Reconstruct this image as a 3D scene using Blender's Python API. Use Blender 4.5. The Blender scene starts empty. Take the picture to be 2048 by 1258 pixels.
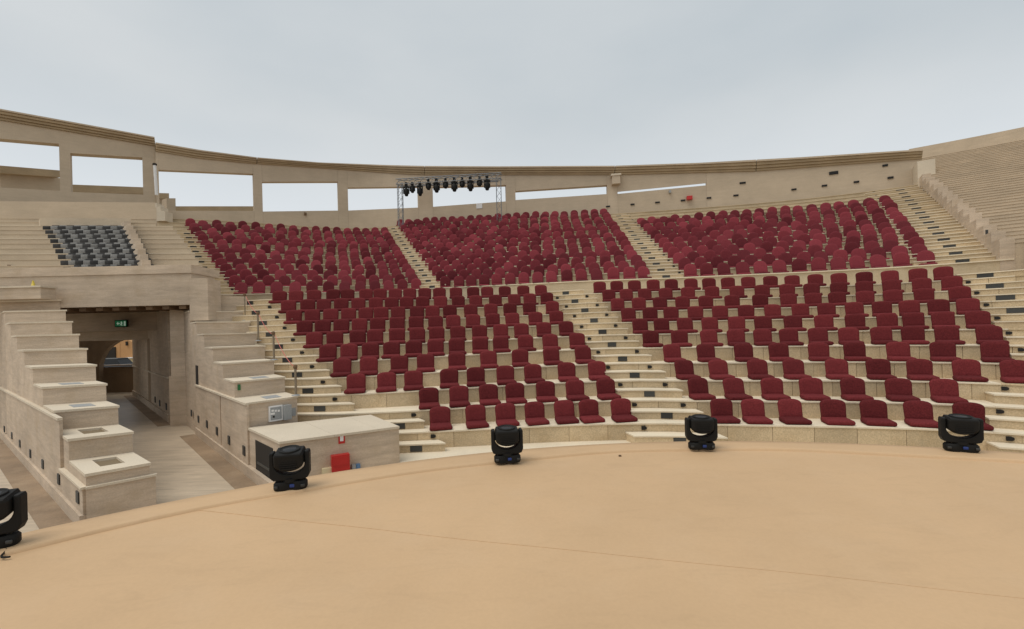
import bpy, bmesh, math, random
from mathutils import Vector, Matrix
random.seed(7)
S = bpy.context.scene
COL = S.collection
pi = math.pi
# ------------------------------------------------------------------ camera
F, CY, RO = 900.0, 662.0, math.radians(-1.5)      # focal length and horizon in pixels of the 2048 px photograph
cr, sr = math.cos(RO), math.sin(RO)
cam = bpy.data.cameras.new('camera'); cam.sensor_width = 36; cam.lens = 36 * F / 2048
cam.shift_y = (CY - 629) / 2048; cam.clip_end = 3000; cam.clip_start = .05
co = bpy.data.objects.new('camera', cam); COL.objects.link(co)
co.matrix_world = Matrix(((cr, -sr, 0, 0), (0, 0, -1, 0), (sr, cr, 0, 0), (0, 0, 0, 1)))
S.camera = co
# ------------------------------------------------------------------ sky, sun, exposure
W = bpy.data.worlds.new('World'); S.world = W; W.use_nodes = True
nt = W.node_tree; N = nt.nodes; Lk = nt.links; N.clear()
SUN_EL, SUN_AZ = math.radians(66), math.radians(-120)   # azimuth from +Y (clockwise): light comes from behind, left of the camera
def wn(t, **k):
    n = N.new(t)
    for a, b in k.items(): setattr(n, a, b)
    return n
sky = wn('ShaderNodeTexSky', sky_type='NISHITA', sun_disc=False, sun_elevation=SUN_EL, sun_rotation=SUN_AZ, dust_density=3.0)
sc = wn('ShaderNodeVectorMath', operation='SCALE'); sc.inputs[3].default_value = .10
Lk.new(sky.outputs[0], sc.inputs[0])
tc = wn('ShaderNodeTexCoord'); mp = wn('ShaderNodeMapping'); mp.inputs['Scale'].default_value = (1, 1.2, 2.6); mp.inputs['Rotation'].default_value = (0, .45, .3)
Lk.new(tc.outputs['Generated'], mp.inputs[0])
nz = wn('ShaderNodeTexNoise'); nz.inputs['Scale'].default_value = 1.5; nz.inputs['Detail'].default_value = 5; nz.inputs['Roughness'].default_value = .45
Lk.new(mp.outputs[0], nz.inputs[0])
rmp = wn('ShaderNodeValToRGB'); e = rmp.color_ramp.elements
e[0].position, e[0].color = .34, (.545, .600, .635, 1); e[1].position, e[1].color = .66, (.670, .702, .716, 1)
Lk.new(nz.outputs[0], rmp.inputs[0])
sp = wn('ShaderNodeSeparateXYZ'); Lk.new(tc.outputs['Generated'], sp.inputs[0])
hz = wn('ShaderNodeMapRange'); hz.inputs[1].default_value = .16; hz.inputs[2].default_value = .44; hz.inputs[3].default_value = 1; hz.inputs[4].default_value = 0; hz.interpolation_type = 'SMOOTHSTEP'
Lk.new(sp.outputs[2], hz.inputs[0])
mh = wn('ShaderNodeMix', data_type='RGBA'); mh.inputs[7].default_value = (.775, .815, .845, 1)
Lk.new(hz.outputs[0], mh.inputs[0]); Lk.new(rmp.outputs[0], mh.inputs[6])
mx = wn('ShaderNodeMix', data_type='RGBA'); mx.inputs[0].default_value = .94
Lk.new(sc.outputs[0], mx.inputs[6]); Lk.new(mh.outputs[2], mx.inputs[7])
bg = wn('ShaderNodeBackground'); bg.inputs[1].default_value = 1.0
wo = wn('ShaderNodeOutputWorld'); Lk.new(mx.outputs[2], bg.inputs[0]); Lk.new(bg.outputs[0], wo.inputs[0])
sl = bpy.data.lights.new('sun', 'SUN'); sl.energy = 1.8; sl.angle = math.radians(40); sl.color = (1, .95, .88)
so = bpy.data.objects.new('sun', sl); COL.objects.link(so)
so.rotation_euler = Vector((math.sin(SUN_AZ) * math.cos(SUN_EL), math.cos(SUN_AZ) * math.cos(SUN_EL), math.sin(SUN_EL))).to_track_quat('Z', 'Y').to_euler()
vs = S.view_settings; vs.view_transform = 'Standard'; vs.look = 'None'; vs.exposure = 0.0; vs.gamma = 1; vs.use_curve_mapping = False

# ------------------------------------------------------------------ helpers
def proj(x, y, z):
    u, v = F * x / y, F * z / y
    return 1024 + u * cr + v * sr, CY - (-u * sr + v * cr)
def uv(px, py):
    a, b = px - 1024, CY - py
    return (a * cr - b * sr) / F, (a * sr + b * cr) / F
def atz(px, py, z):                       # point of height z seen at a pixel
    u, v = uv(px, py); d = z / v; return (u * d, d, z)
def atd(px, py, d):                       # point at distance d seen at a pixel
    u, v = uv(px, py); return (u * d, d, v * d)

def link(name, me, mat=None, parent=None, loc=None):
    o = bpy.data.objects.new(name, me); COL.objects.link(o)
    if mat is not None and me is not None and not me.materials: me.materials.append(mat)
    if parent is not None: o.parent = parent
    if loc is not None: o.location = loc
    return o
def tag(o, label=None, cat=None, group=None, kind=None):
    if label: o['label'] = label
    if cat: o['category'] = cat
    if group: o['group'] = group
    if kind: o['kind'] = kind
    return o
def thing(name, label, cat, loc=(0, 0, 0), rz=0, group=None):
    o = bpy.data.objects.new(name, None); COL.objects.link(o); o.empty_display_size = .1
    o.location = loc; o.rotation_euler = (0, 0, rz)
    return tag(o, label, cat, group)
class MB:
    """collects verts and faces for one mesh"""
    def __init__(s): s.v = []; s.f = []; s.sm = []
    def add(s, vs, fs, smooth=False):
        b = len(s.v); s.v += [tuple(p) for p in vs]; s.f += [tuple(i + b for i in f) for f in fs]; s.sm += [smooth] * len(fs)
    def hexa(s, b, t):                    # 4 bottom + 4 top points, counter-clockwise
        s.add(list(b) + list(t), [(3, 2, 1, 0), (4, 5, 6, 7), (0, 1, 5, 4), (1, 2, 6, 5), (2, 3, 7, 6), (3, 0, 4, 7)])
    def box(s, x0, x1, y0, y1, z0, z1):
        s.hexa([(x0, y0, z0), (x1, y0, z0), (x1, y1, z0), (x0, y1, z0)], [(x0, y0, z1), (x1, y0, z1), (x1, y1, z1), (x0, y1, z1)])
    def prism(s, poly, z0, z1):           # plan polygon, ccw
        n = len(poly); s.add([(p[0], p[1], z0) for p in poly] + [(p[0], p[1], z1) for p in poly],
            [tuple(range(n - 1, -1, -1)), tuple(range(n, 2 * n))] + [(i, (i + 1) % n, n + (i + 1) % n, n + i) for i in range(n)])
    def strip(s, fn, us, o0, o1, zb, zt): # closed curved bar; fn(u, o) -> x, y, dz ; zb/zt number or f(u)
        g = lambda z, u: z(u) if callable(z) else z
        vs = []
        for u in us:
            a, b = fn(u, o0), fn(u, o1)
            vs += [(a[0], a[1], a[2] + g(zb, u)), (b[0], b[1], b[2] + g(zb, u)), (b[0], b[1], b[2] + g(zt, u)), (a[0], a[1], a[2] + g(zt, u))]
        fs = [(3, 2, 1, 0)]
        for i in range(len(us) - 1):
            k = 4 * i
            for j in range(4): fs.append((k + j, k + (j + 1) % 4, k + 4 + (j + 1) % 4, k + 4 + j))
        k = 4 * (len(us) - 1); fs.append((k, k + 1, k + 2, k + 3))
        s.add(vs, fs)
    def tube(s, a, b, r, n=8, r2=None, cap=True):
        a, b = Vector(a), Vector(b); d = (b - a).normalized(); u = d.orthogonal().normalized(); w = d.cross(u); r2 = r if r2 is None else r2
        vs = [a + r * (math.cos(2 * pi * i / n) * u + math.sin(2 * pi * i / n) * w) for i in range(n)] + [b + r2 * (math.cos(2 * pi * i / n) * u + math.sin(2 * pi * i / n) * w) for i in range(n)]
        s.add(vs, [(i, (i + 1) % n, n + (i + 1) % n, n + i) for i in range(n)], True)
        if cap: s.add([tuple(p) for p in vs], [tuple(range(n - 1, -1, -1)), tuple(range(n, 2 * n))])
    def lathe(s, prof, n=20, M=Matrix.Identity(4)):   # prof: (r, z)
        vs = [M @ Vector((r * math.cos(2 * pi * i / n), r * math.sin(2 * pi * i / n), z)) for r, z in prof for i in range(n)]
        fs = [(k * n + i, k * n + (i + 1) % n, (k + 1) * n + (i + 1) % n, (k + 1) * n + i) for k in range(len(prof) - 1) for i in range(n)]
        s.add(vs, fs, True); m = len(prof) - 1
        s.add(vs[:n], [tuple(range(n - 1, -1, -1))]); s.add(vs[m * n:], [tuple(range(n))])
    def mesh(s, name, off=None):
        me = bpy.data.meshes.new(name)
        v = s.v if off is None else [(p[0] - off[0], p[1] - off[1], p[2] - off[2]) for p in s.v]
        me.from_pydata(v, [], s.f); me.polygons.foreach_set('use_smooth', s.sm)
        bm = bmesh.new(); bm.from_mesh(me); bmesh.ops.recalc_face_normals(bm, faces=bm.faces); bm.to_mesh(me); bm.free()
        me.update(); return me
    def build(s, name, mat, parent=None, label=None):
        off = parent_world(parent) if parent is not None else None
        o = link(name, s.mesh(name, off), mat, parent)
        if label: o['label'] = label
        return o
def parent_world(p):
    x, y, z = 0, 0, 0
    while p is not None: x += p.location.x; y += p.location.y; z += p.location.z; p = p.parent
    return (x, y, z)
def rbox(w, d, h, bev, seg=2, loc=(0, 0, 0)):
    bm = bmesh.new(); bmesh.ops.create_cube(bm, size=1)
    bmesh.ops.scale(bm, vec=(w, d, h), verts=bm.verts)
    bmesh.ops.bevel(bm, geom=bm.edges[:], offset=bev, segments=seg, profile=.5, affect='EDGES')
    bmesh.ops.translate(bm, vec=loc, verts=bm.verts)
    for f in bm.faces: f.smooth = True
    return bm
def bmesh_to(bm, name):
    me = bpy.data.meshes.new(name); bm.to_mesh(me); bm.free(); return me
WORDS = 'first second third fourth fifth sixth seventh eighth ninth tenth eleventh twelfth thirteenth fourteenth fifteenth sixteenth seventeenth eighteenth nineteenth twentieth'.split() + ['twenty-' + w for w in 'first second third fourth fifth sixth seventh eighth ninth'.split()]

# ------------------------------------------------------------------ materials
def mat(name, col, rough=.85, var=.0, band=0., speck=0., bump=0., bscale=30, bandz=9., metal=0, spec=.3, tint=None, blotch=0., scuff=0.):
    m = bpy.data.materials.new(name); m.use_nodes = True; t = m.node_tree; n = t.nodes; l = t.links
    b = n['Principled BSDF']; b.inputs['Roughness'].default_value = rough; b.inputs['Metallic'].default_value = metal; b.inputs['Specular IOR Level'].default_value = spec
    cur = n.new('ShaderNodeRGB'); cur.outputs[0].default_value = (*col, 1); cur = cur.outputs[0]
    geo = n.new('ShaderNodeNewGeometry')
    def mul(cur, fac_out, lo, hi):
        r = n.new('ShaderNodeMapRange'); r.inputs[3].default_value = lo; r.inputs[4].default_value = hi; l.new(fac_out, r.inputs[0])
        v = n.new('ShaderNodeVectorMath'); v.operation = 'SCALE'; l.new(cur, v.inputs[0]); l.new(r.outputs[0], v.inputs[3]); return v.outputs[0]
    if var:
        oi = n.new('ShaderNodeObjectInfo'); cur = mul(cur, oi.outputs['Random'], 1 - var, 1 + var)
    if band:
        mp = n.new('ShaderNodeMapping'); mp.inputs['Scale'].default_value = (.55, .55, bandz); l.new(geo.outputs['Position'], mp.inputs[0])
        z = n.new('ShaderNodeTexNoise'); z.inputs['Scale'].default_value = 1.9; z.inputs['Detail'].default_value = 10; z.inputs['Roughness'].default_value = .74; z.inputs['Distortion'].default_value = .55
        l.new(mp.outputs[0], z.inputs[0]); rr = n.new('ShaderNodeMapRange'); rr.inputs[1].default_value = .28; rr.inputs[2].default_value = .72; l.new(z.outputs[0], rr.inputs[0])
        cur = mul(cur, rr.outputs[0], 1 - band, 1 + band * .7); bandout = rr.outputs[0]
    if blotch:
        z = n.new('ShaderNodeTexNoise'); z.inputs['Scale'].default_value = .9; z.inputs['Detail'].default_value = 5; l.new(geo.outputs['Position'], z.inputs[0])
        rr = n.new('ShaderNodeMapRange'); rr.inputs[1].default_value = .3; rr.inputs[2].default_value = .7; l.new(z.outputs[0], rr.inputs[0])
        cur = mul(cur, rr.outputs[0], 1 - blotch, 1 + blotch)
        if tint:
            z2 = n.new('ShaderNodeTexNoise'); z2.inputs['Scale'].default_value = 2.3; z2.inputs['Detail'].default_value = 6; l.new(geo.outputs['Position'], z2.inputs[0])
            r2 = n.new('ShaderNodeMapRange'); r2.inputs[1].default_value = .5; r2.inputs[2].default_value = .75; r2.inputs[4].default_value = .55; l.new(z2.outputs[0], r2.inputs[0])
            mm = n.new('ShaderNodeMix'); mm.data_type = 'RGBA'; mm.inputs[7].default_value = (*tint, 1); l.new(r2.outputs[0], mm.inputs[0]); l.new(cur, mm.inputs[6]); cur = mm.outputs[2]
    if scuff:
        mp = n.new('ShaderNodeMapping'); mp.inputs['Scale'].default_value = (1.0, 2.6, 1); mp.inputs['Rotation'].default_value = (0, 0, .7); l.new(geo.outputs['Position'], mp.inputs[0])
        z = n.new('ShaderNodeTexNoise'); z.inputs['Scale'].default_value = 1.7; z.inputs['Detail'].default_value = 9; z.inputs['Roughness'].default_value = .72; z.inputs['Distortion'].default_value = 1.2; l.new(mp.outputs[0], z.inputs[0])
        rr = n.new('ShaderNodeMapRange'); rr.inputs[1].default_value = .52; rr.inputs[2].default_value = .74; l.new(z.outputs[0], rr.inputs[0]); cur = mul(cur, rr.outputs[0], 1, 1 - scuff)
    if speck:
        z = n.new('ShaderNodeTexNoise'); z.inputs['Scale'].default_value = 38; z.inputs['Detail'].default_value = 3; l.new(geo.outputs['Position'], z.inputs[0])
        rr = n.new('ShaderNodeMapRange'); rr.inputs[1].default_value = .35; rr.inputs[2].default_value = .65; l.new(z.outputs[0], rr.inputs[0]); cur = mul(cur, rr.outputs[0], 1 - speck, 1 + speck)
    l.new(cur, b.inputs['Base Color'])
    if bump:
        z = n.new('ShaderNodeTexNoise'); z.inputs['Scale'].default_value = bscale; z.inputs['Detail'].default_value = 4; l.new(geo.outputs['Position'], z.inputs[0])
        bp = n.new('ShaderNodeBump'); bp.inputs['Strength'].default_value = bump; bp.inputs['Distance'].default_value = .02; l.new(z.outputs[0], bp.inputs['Height']); l.new(bp.outputs[0], b.inputs['Normal'])
    return m
M = dict(
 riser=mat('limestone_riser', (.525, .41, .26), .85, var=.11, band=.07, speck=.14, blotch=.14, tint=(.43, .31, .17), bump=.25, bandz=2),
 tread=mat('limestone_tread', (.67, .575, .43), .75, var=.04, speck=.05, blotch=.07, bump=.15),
 row=mat('upper_row_stone', (.51, .41, .275), .85, var=.06, band=.10, speck=.1, blotch=.10, tint=(.40, .29, .16), bump=.2, bandz=3),
 core=mat('tier_core', (.20, .15, .09), .95),
 grey=mat('travertine', (.53, .425, .318), .82, var=.06, band=.24, speck=.05, blotch=.10, bump=.3, bandz=4.5, tint=(.43,.325,.215)),
 greycop=mat('travertine_coping', (.60, .515, .395), .75, var=.03, speck=.06, blotch=.06, bump=.15),
 wall=mat('wall_stone', (.50, .405, .295), .88, var=.03, band=.08, speck=.05, blotch=.06, bump=.15, bandz=4),
 lrow=mat('left_row_stone', (.515, .42, .305), .86, var=.05, band=.10, speck=.07, blotch=.06, bump=.2, bandz=3),
 bank=mat('bank_stone', (.51, .41, .295), .88, var=.05, band=.10, speck=.08, blotch=.08, bump=.2, bandz=3),
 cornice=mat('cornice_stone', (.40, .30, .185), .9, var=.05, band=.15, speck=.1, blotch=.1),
 pave=mat('passage_marble', (.51, .415, .305), .38, blotch=.10, spec=.35, speck=.03),
 brown=mat('brown_border_stone', (.27, .19, .12), .6, blotch=.25, speck=.1, tint=(.36, .27, .18)),
 stage=mat('stage_sheet', (.540, .364, .208), .62, scuff=.07, blotch=.05, speck=.015, bump=.2, bscale=1.4, spec=.22, tint=(.552, .382, .228)),
 ground=mat('ground_earth', (.40, .33, .24), .95, blotch=.12, speck=.1),
 seat=mat('maroon_fabric', (.128, .0205, .0222), .95, var=.26, speck=.22, bump=.3, bscale=160, spec=.12),
 seatu=mat('maroon_velour', (.166, .028, .035), .95, var=.34, speck=.18, spec=.15),
 black=mat('black_plastic', (.009, .0088, .008), .62, spec=.22),
 plate=mat('dark_grey_plate', (.045, .045, .042), .5, var=.35),
 lamp=mat('black_lamp', (.012, .011, .010), .5),
 dark=mat('dark_void', (.03, .025, .02), .9),
 charcoal=mat('charcoal_cushion', (.047, .045, .043), .95, var=.25, speck=.2),
 greycush=mat('grey_cushion', (.225, .218, .205), .95, var=.18, speck=.2),
 steel=mat('truss_steel', (.20, .21, .22), .45, metal=.6),
 brass=mat('post_metal', (.26, .21, .15), .45, metal=.5),
 rope=mat('pink_rope', (.55, .16, .13), .9),
 red=mat('red_enamel', (.46, .022, .02), .4, spec=.4),
 cream=mat('cream_plastic', (.66, .57, .36), .6),
 white=mat('white_paint', (.75, .74, .72), .5),
 panel=mat('grey_metal_panel', (.30, .31, .31), .5, speck=.1),
 blue=mat('blue_fitting', (.10, .19, .33), .5),
 lens=mat('lens_glass', (.012, .013, .015), .35, spec=.3),
 orange=mat('orange_render', (.52, .29, .13), .9, blotch=.06),
 wood=mat('ceiling_wood', (.14, .085, .045), .8, var=.2),
 car=mat('dark_car_paint', (.035, .04, .045), .35, spec=.5), glass=mat('dark_glass', (.015, .016, .017), .45, spec=.3),
 green=mat('green_paint', (.03, .15, .05), .5), yellow=mat('yellow_plastic', (.6, .45, .06), .5),
)
def emis(name, col, st):
    m = bpy.data.materials.new(name); m.use_nodes = True; b = m.node_tree.nodes['Principled BSDF']
    b.inputs['Base Color'].default_value = (*col, 1); b.inputs['Emission Color'].default_value = (*col, 1); b.inputs['Emission Strength'].default_value = st; return m
M['exit'] = emis('exit_green', (.0, .22, .08), .12); M['exitw'] = emis('exit_white', (.6, .8, .66), .18); M['led'] = emis('blue_display', (.01, .03, .14), .15)
# diagonal veins on the passage paving
def veins(m):
    t = m.node_tree; n = t.nodes; l = t.links; b = n['Principled BSDF']; src = b.inputs['Base Color'].links[0].from_socket
    g = n.new('ShaderNodeNewGeometry'); mp = n.new('ShaderNodeMapping'); mp.inputs['Rotation'].default_value = (0, 0, .25); mp.inputs['Scale'].default_value = (.5, 4.5, 1); l.new(g.outputs['Position'], mp.inputs[0])
    z = n.new('ShaderNodeTexNoise'); z.inputs['Scale'].default_value = 1.6; z.inputs['Detail'].default_value = 8; z.inputs['Roughness'].default_value = .7; z.inputs['Distortion'].default_value = .8; l.new(mp.outputs[0], z.inputs[0])
    r = n.new('ShaderNodeMapRange'); r.inputs[1].default_value = .3; r.inputs[2].default_value = .7; r.inputs[3].default_value = .74; r.inputs[4].default_value = 1.16; l.new(z.outputs[0], r.inputs[0])
    v = n.new('ShaderNodeVectorMath'); v.operation = 'SCALE'; l.new(src, v.inputs[0]); l.new(r.outputs[0], v.inputs[3]); l.new(v.outputs[0], b.inputs['Base Color'])
veins(M['pave'])

# ------------------------------------------------------------------ plan of the tiers
def herm(p0, p1, h0, h1, t):
    L = math.hypot(p1[0] - p0[0], p1[1] - p0[1])
    a, b, c, d = 2*t**3 - 3*t*t + 1, t**3 - 2*t*t + t, -2*t**3 + 3*t*t, t**3 - t*t
    return [a * p0[i] + c * p1[i] + L * (b * (math.cos(h0), -math.sin(h0))[i] + d * (math.cos(h1), -math.sin(h1))[i]) for i in (0, 1)]
def make_fn(LN, TAU, kr, kl=0.0):
    n = len(LN) - 1
    def pt(a, o): x, y, f, z = LN[a]; return (x + o * math.sin(f), y + o * math.cos(f))
    def ext(p, h, k, s):                  # arc of length s from p, heading h, turning k per metre
        if abs(k) < 1e-6: return p[0] + s * math.cos(h), p[1] - s * math.sin(h)
        h1 = h + k * s; return p[0] + (math.sin(h1) - math.sin(h)) / k, p[1] + (math.cos(h1) - math.cos(h)) / k
    def fn(u, o):
        if u < 0: q = ext(pt(0, o), TAU[0], kl, u * 8.26); return q[0], q[1], LN[0][3]
        if u > n: q = ext(pt(n, o), TAU[n], kr, (u - n) * 8.2); return q[0], q[1], LN[n][3]
        a = min(int(u), n - 1); t = u - a; q = herm(pt(a, o), pt(a + 1, o), TAU[a], TAU[a + 1], t)
        return q[0], q[1], LN[a][3] * (1 - t) + LN[a + 1][3] * t
    return fn
low = make_fn([(-4.427, 11.397, -.756, -2.934), (3.814, 10.785, -.135, -2.722), (11.582, 8.279, .587, -2.819)], [.143, .282, .862], .07)
upp = make_fn([(-14.76, 22.52, -.74, 2.282), (-4.48, 25.53, -.417, 2.639), (7.362, 21.275, .07, 2.386), (18.556, 18.42, .571, 2.399)], [-.279, .293, .197, .534], .02)
RL, DL, RU, DU = .42, .9, .43, .9
lo_o = lambda k: (k - 1) * DL                       # offset and height of the nosing of a lower row (row 1 in front)
lo_z = lambda k: k * RL
up_o = lambda j: j * DU - .45
up_z = lambda j: j * RU - .11
def u_at(fn, o, z, px, lo=-.6, hi=3.6):             # parameter where a row passes a given image column
    for _ in range(46):
        m = (lo + hi) / 2; q = fn(m, o)
        if q[1] > .3 and proj(q[0], q[1], q[2] + z)[0] < px: lo = m
        elif q[1] <= .3: hi = m
        else: hi = m
    return (lo + hi) / 2
def spd(fn, u, o):
    a, b = fn(u - .01, o), fn(u + .01, o); return math.hypot(a[0] - b[0], a[1] - b[1]) / .02
def lin(a, b, n): return [a + (b - a) * i / n for i in range(n + 1)]
def split(fn, a, b, o, step, jit=0.):               # cut a row into pieces of about step metres
    out = [a]; u = a
    while True:
        u += step * (1 + random.uniform(-jit, jit)) / spd(fn, u, o)
        if u > b - .35 * step / spd(fn, u, o): break
        out.append(u)
    return out + [b]

# ------------------------------------------------------------------ ground and stage
b = MB(); b.prism([(1500 * math.cos(a * pi / 16), 1500 * math.sin(a * pi / 16)) for a in range(32)], -3.6, -3.34)
tag(b.build('ground', M['ground']), 'pale sandy ground around the amphitheatre', kind='structure')
SC, SR, SZ = (2.05, -2.75), 9.22, -1.65
cx, cy = SC
st = thing('stage', 'broad circular stage covered with sand-coloured sheeting', 'stage', (cx, cy, SZ))
def ring(n, r, z): return [(cx + r * math.cos(2 * pi * i / n), cy + r * math.sin(2 * pi * i / n), z) for i in range(n)]
n = 160
b = MB(); b.add(ring(n, SR, SZ - .008) + ring(n, SR, -3.34), [(i, (i + 1) % n, n + (i + 1) % n, n + i) for i in range(n)]); b.build('skirt', M['stage'], st)
# rim sheet: lies over the inner sheets, gentle waves, thin real edge
b = MB(); vs = []
rim = []
for i in range(n):
    a = 2 * pi * i / n; w = .035 * math.sin(a * 9) + .02 * math.sin(a * 23 + 1)
    rim.append([(SR + .004, SZ - .04), (SR - .01, SZ + .004), (SR - .2, SZ + .022 + .004 * math.sin(a * 31)), (SR - .48 + w, SZ + .030), (SR - .525 + w, SZ + .027), (SR - .532 + w, SZ - .01)])
    vs += [(cx + r * math.cos(a), cy + r * math.sin(a), z) for r, z in rim[-1]]
m = 6; b.add(vs, [(i * m + j, ((i + 1) % n) * m + j, ((i + 1) % n) * m + j + 1, i * m + j + 1) for i in range(n) for j in range(m - 1)], True)
b.build('rim_sheet', M['stage'], st)
# two inner sheets meeting along the diagonal seam
pA, pB = atz(780, 1062, SZ), atz(2048, 1196, SZ)
dx, dy = pB[0] - pA[0], pB[1] - pA[1]; L = math.hypot(dx, dy); dx /= L; dy /= L; nx, ny = -dy, dx
b = MB(); b.prism([(cx + (SR - .3) * math.cos(2 * pi * i / 128), cy + (SR - .3) * math.sin(2 * pi * i / 128)) for i in range(128)], SZ - .02, SZ - .001); b.build('inner_sheet', M['stage'], st)
R = SR - .3; hc = (pA[0] - cx) * nx + (pA[1] - cy) * ny; an = math.atan2(ny, nx); da = math.acos(hc / R)   # chord through the seam
poly = [(cx + R * math.cos(an - da + 2 * da * i / 60), cy + R * math.sin(an - da + 2 * da * i / 60)) for i in range(61)]
e0, e1 = poly[-1], poly[0]
for i in range(1, 80):
    t_ = i / 80; w = .008 * math.sin(t_ * 21) + .005 * math.sin(t_ * 53); poly.append((e0[0] + (e1[0] - e0[0]) * t_ + nx * w, e0[1] + (e1[1] - e0[1]) * t_ + ny * w))
b = MB(); b.prism(poly, SZ - .012, SZ)
b.v = [(x, y, z if i < len(poly) else SZ - .0019 + .0052 * max(0, min(1, ((x - e1[0]) * (e0[0] - e1[0]) + (y - e1[1]) * (e0[1] - e1[1])) / ((e0[0] - e1[0]) ** 2 + (e0[1] - e1[1]) ** 2)))) for i, (x, y, z) in enumerate(b.v)]
b.build('rear_sheet', M['stage'], st)

# paving between the stage and the first row, and passage paving
b = MB(); b.strip(low, lin(-.12, 2.9, 40), -3.2, .02, -.12, 0.0)
tag(b.build('orchestra_paving', M['tread']), 'pale stone paving strip between stage and front row', kind='structure')
GZ = -3.2

# ------------------------------------------------------------------ lower tier
LT = thing('lower_seating_tier', 'lower stone seating tier with ten rows and three stairs', 'seating tier', (3, 12, -2.8))
US, UE = -.13, 2.75
uL = [u_at(low, lo_o(k), lo_z(k), x, -.6, 1.0) for k, x in ((0, 718), (1, 718))]
b = MB(); us = lin(US, UE, 46)
for k in range(1, 11):
    a0 = US if k >= 2 else .13
    b.strip(low, lin(a0, UE, 46), lo_o(k) + .05, lo_o(k) + (1.2 if k < 10 else 4.2), -.25 if k < 4 else lo_z(k) - 1.2, lo_z(k) - .045)
b.build('tier_core', M['core'], LT)
nst = 0; sl_n = 0
def piece(name, m, fn, u0, u1, o0, o1, z0, z1, parent, gap=.005, seg=2):
    g = gap / spd(fn, u0, o0); bb = MB(); bb.strip(fn, lin(u0 + g, u1 - g, seg), o0, o1, z0, z1); return bb.build(name, m, parent)
rest = MB()
for k in range(1, 11):
    o, z = lo_o(k), lo_z(k)
    a0 = US if k >= 2 else .13
    cuts = split(low, a0, UE, o, .98, .12)
    for u0, u1 in zip(cuts, cuts[1:]):
        jo = random.uniform(-.004, .004)
        vis = proj(*[c + d_ for c, d_ in zip(low((u0 + u1) / 2, o), (0, 0, z))])[0] < 2090
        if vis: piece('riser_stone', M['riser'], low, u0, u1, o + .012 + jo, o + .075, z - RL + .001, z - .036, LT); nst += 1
        else: rest.strip(low, lin(u0, u1, 2), o + .012, o + .075, z - RL + .001, z - .036)
    cuts = split(low, a0, UE, o, 1.35, .12)
    for u0, u1 in zip(cuts, cuts[1:]):
        vis = proj(*[c + d_ for c, d_ in zip(low((u0 + u1) / 2, o), (0, 0, z))])[0] < 2090
        w = DL + .06 if k < 10 else 3.6
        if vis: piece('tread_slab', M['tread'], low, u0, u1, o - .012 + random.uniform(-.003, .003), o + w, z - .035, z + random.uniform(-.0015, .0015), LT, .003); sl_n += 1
        else: rest.strip(low, lin(u0, u1, 2), o - .012, o + w, z - .035, z)
o_ = rest.build('outer_stones', M['riser'], LT); o_['kind'] = 'stuff'
# stairs
def stair(fn, T, u, k, o, z, wd, plate=True, lamps=(1, 1), h=.21, hd=.45, pw=.29, ph=.145, mt=None, shift=0., pm=None, rng=None, up=None):
    """half step standing on the tread (o, z) below the next riser"""
    s = spd(fn, u, o + .4); du = wd / s
    if rng: ua_, ub_ = rng; u, du = (ua_ + ub_) / 2, (ub_ - ua_) / 2
    bb = MB(); us = lin(u - du, u + du, 4 if not rng else 16); bb.strip(fn, us, o + hd + .012, o + hd * 2 - .002, z + .001, z + h - .034)
    stp = bb.build('step', M['riser'] if mt is None else mt, T)
    bb = MB(); bb.strip(fn, lin(u - du - .015 / s, u + du + .015 / s, 4 if not rng else 16), o + hd - .014, o + hd * 2 - .003, z + h - .034, z + h); bb.build('step_slab', M['tread'], stp)
    if plate:
        bb = MB(); uc_ = up if up is not None else u + shift / s; s = spd(fn, uc_, o + .4); us = lin(uc_ - pw / 2 / s, uc_ + pw / 2 / s, 1); bb.strip(fn, us, o + hd - .003, o + hd + .03, z + h / 2 - ph / 2 - .012, z + h / 2 + ph / 2 - .012); bb.build('step_light', pm or M['plate'], stp)
    return stp
def side_lamp(fn, T, u, o, z, d, sc=1.):
    s = spd(fn, u, o); c = u + d / s; w = .055 * sc / s
    q0, q1 = fn(c - w, o), fn(c + w, o); tx, ty = q1[0] - q0[0], q1[1] - q0[1]; L = math.hypot(tx, ty); tx /= L; ty /= L; nx, ny = ty, -tx
    zc = q0[2] + z; m = ((q0[0] + q1[0]) / 2, (q0[1] + q1[1]) / 2); bb = MB(); prof = [(-.06, -.045), (.02, -.045), (.055, -.028), (.066, 0), (.055, .028), (.02, .045), (-.06, .045)]
    fr = [(m[0] + tx * a * sc + nx * -.0, m[1] + ty * a * sc - ny * 0, zc + c_ * sc) for a, c_ in prof]; bk = []
    vs = [(m[0] + tx * a * sc + nx * .035, m[1] + ty * a * sc + ny * .035, zc + c_ * sc) for a, c_ in prof] + [(m[0] + tx * a * sc - nx * .05, m[1] + ty * a * sc - ny * .05, zc + c_ * sc) for a, c_ in prof]
    n_ = 7; bb.add(vs, [tuple(range(n_)), tuple(range(2 * n_ - 1, n_ - 1, -1))] + [(i, (i + 1) % n_, n_ + (i + 1) % n_, n_ + i) for i in range(n_)]); bb.build('step_lamp', M['lamp'], T)
AISLE = {1: .92, 0: 1.02, 2: 1.5}
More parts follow.
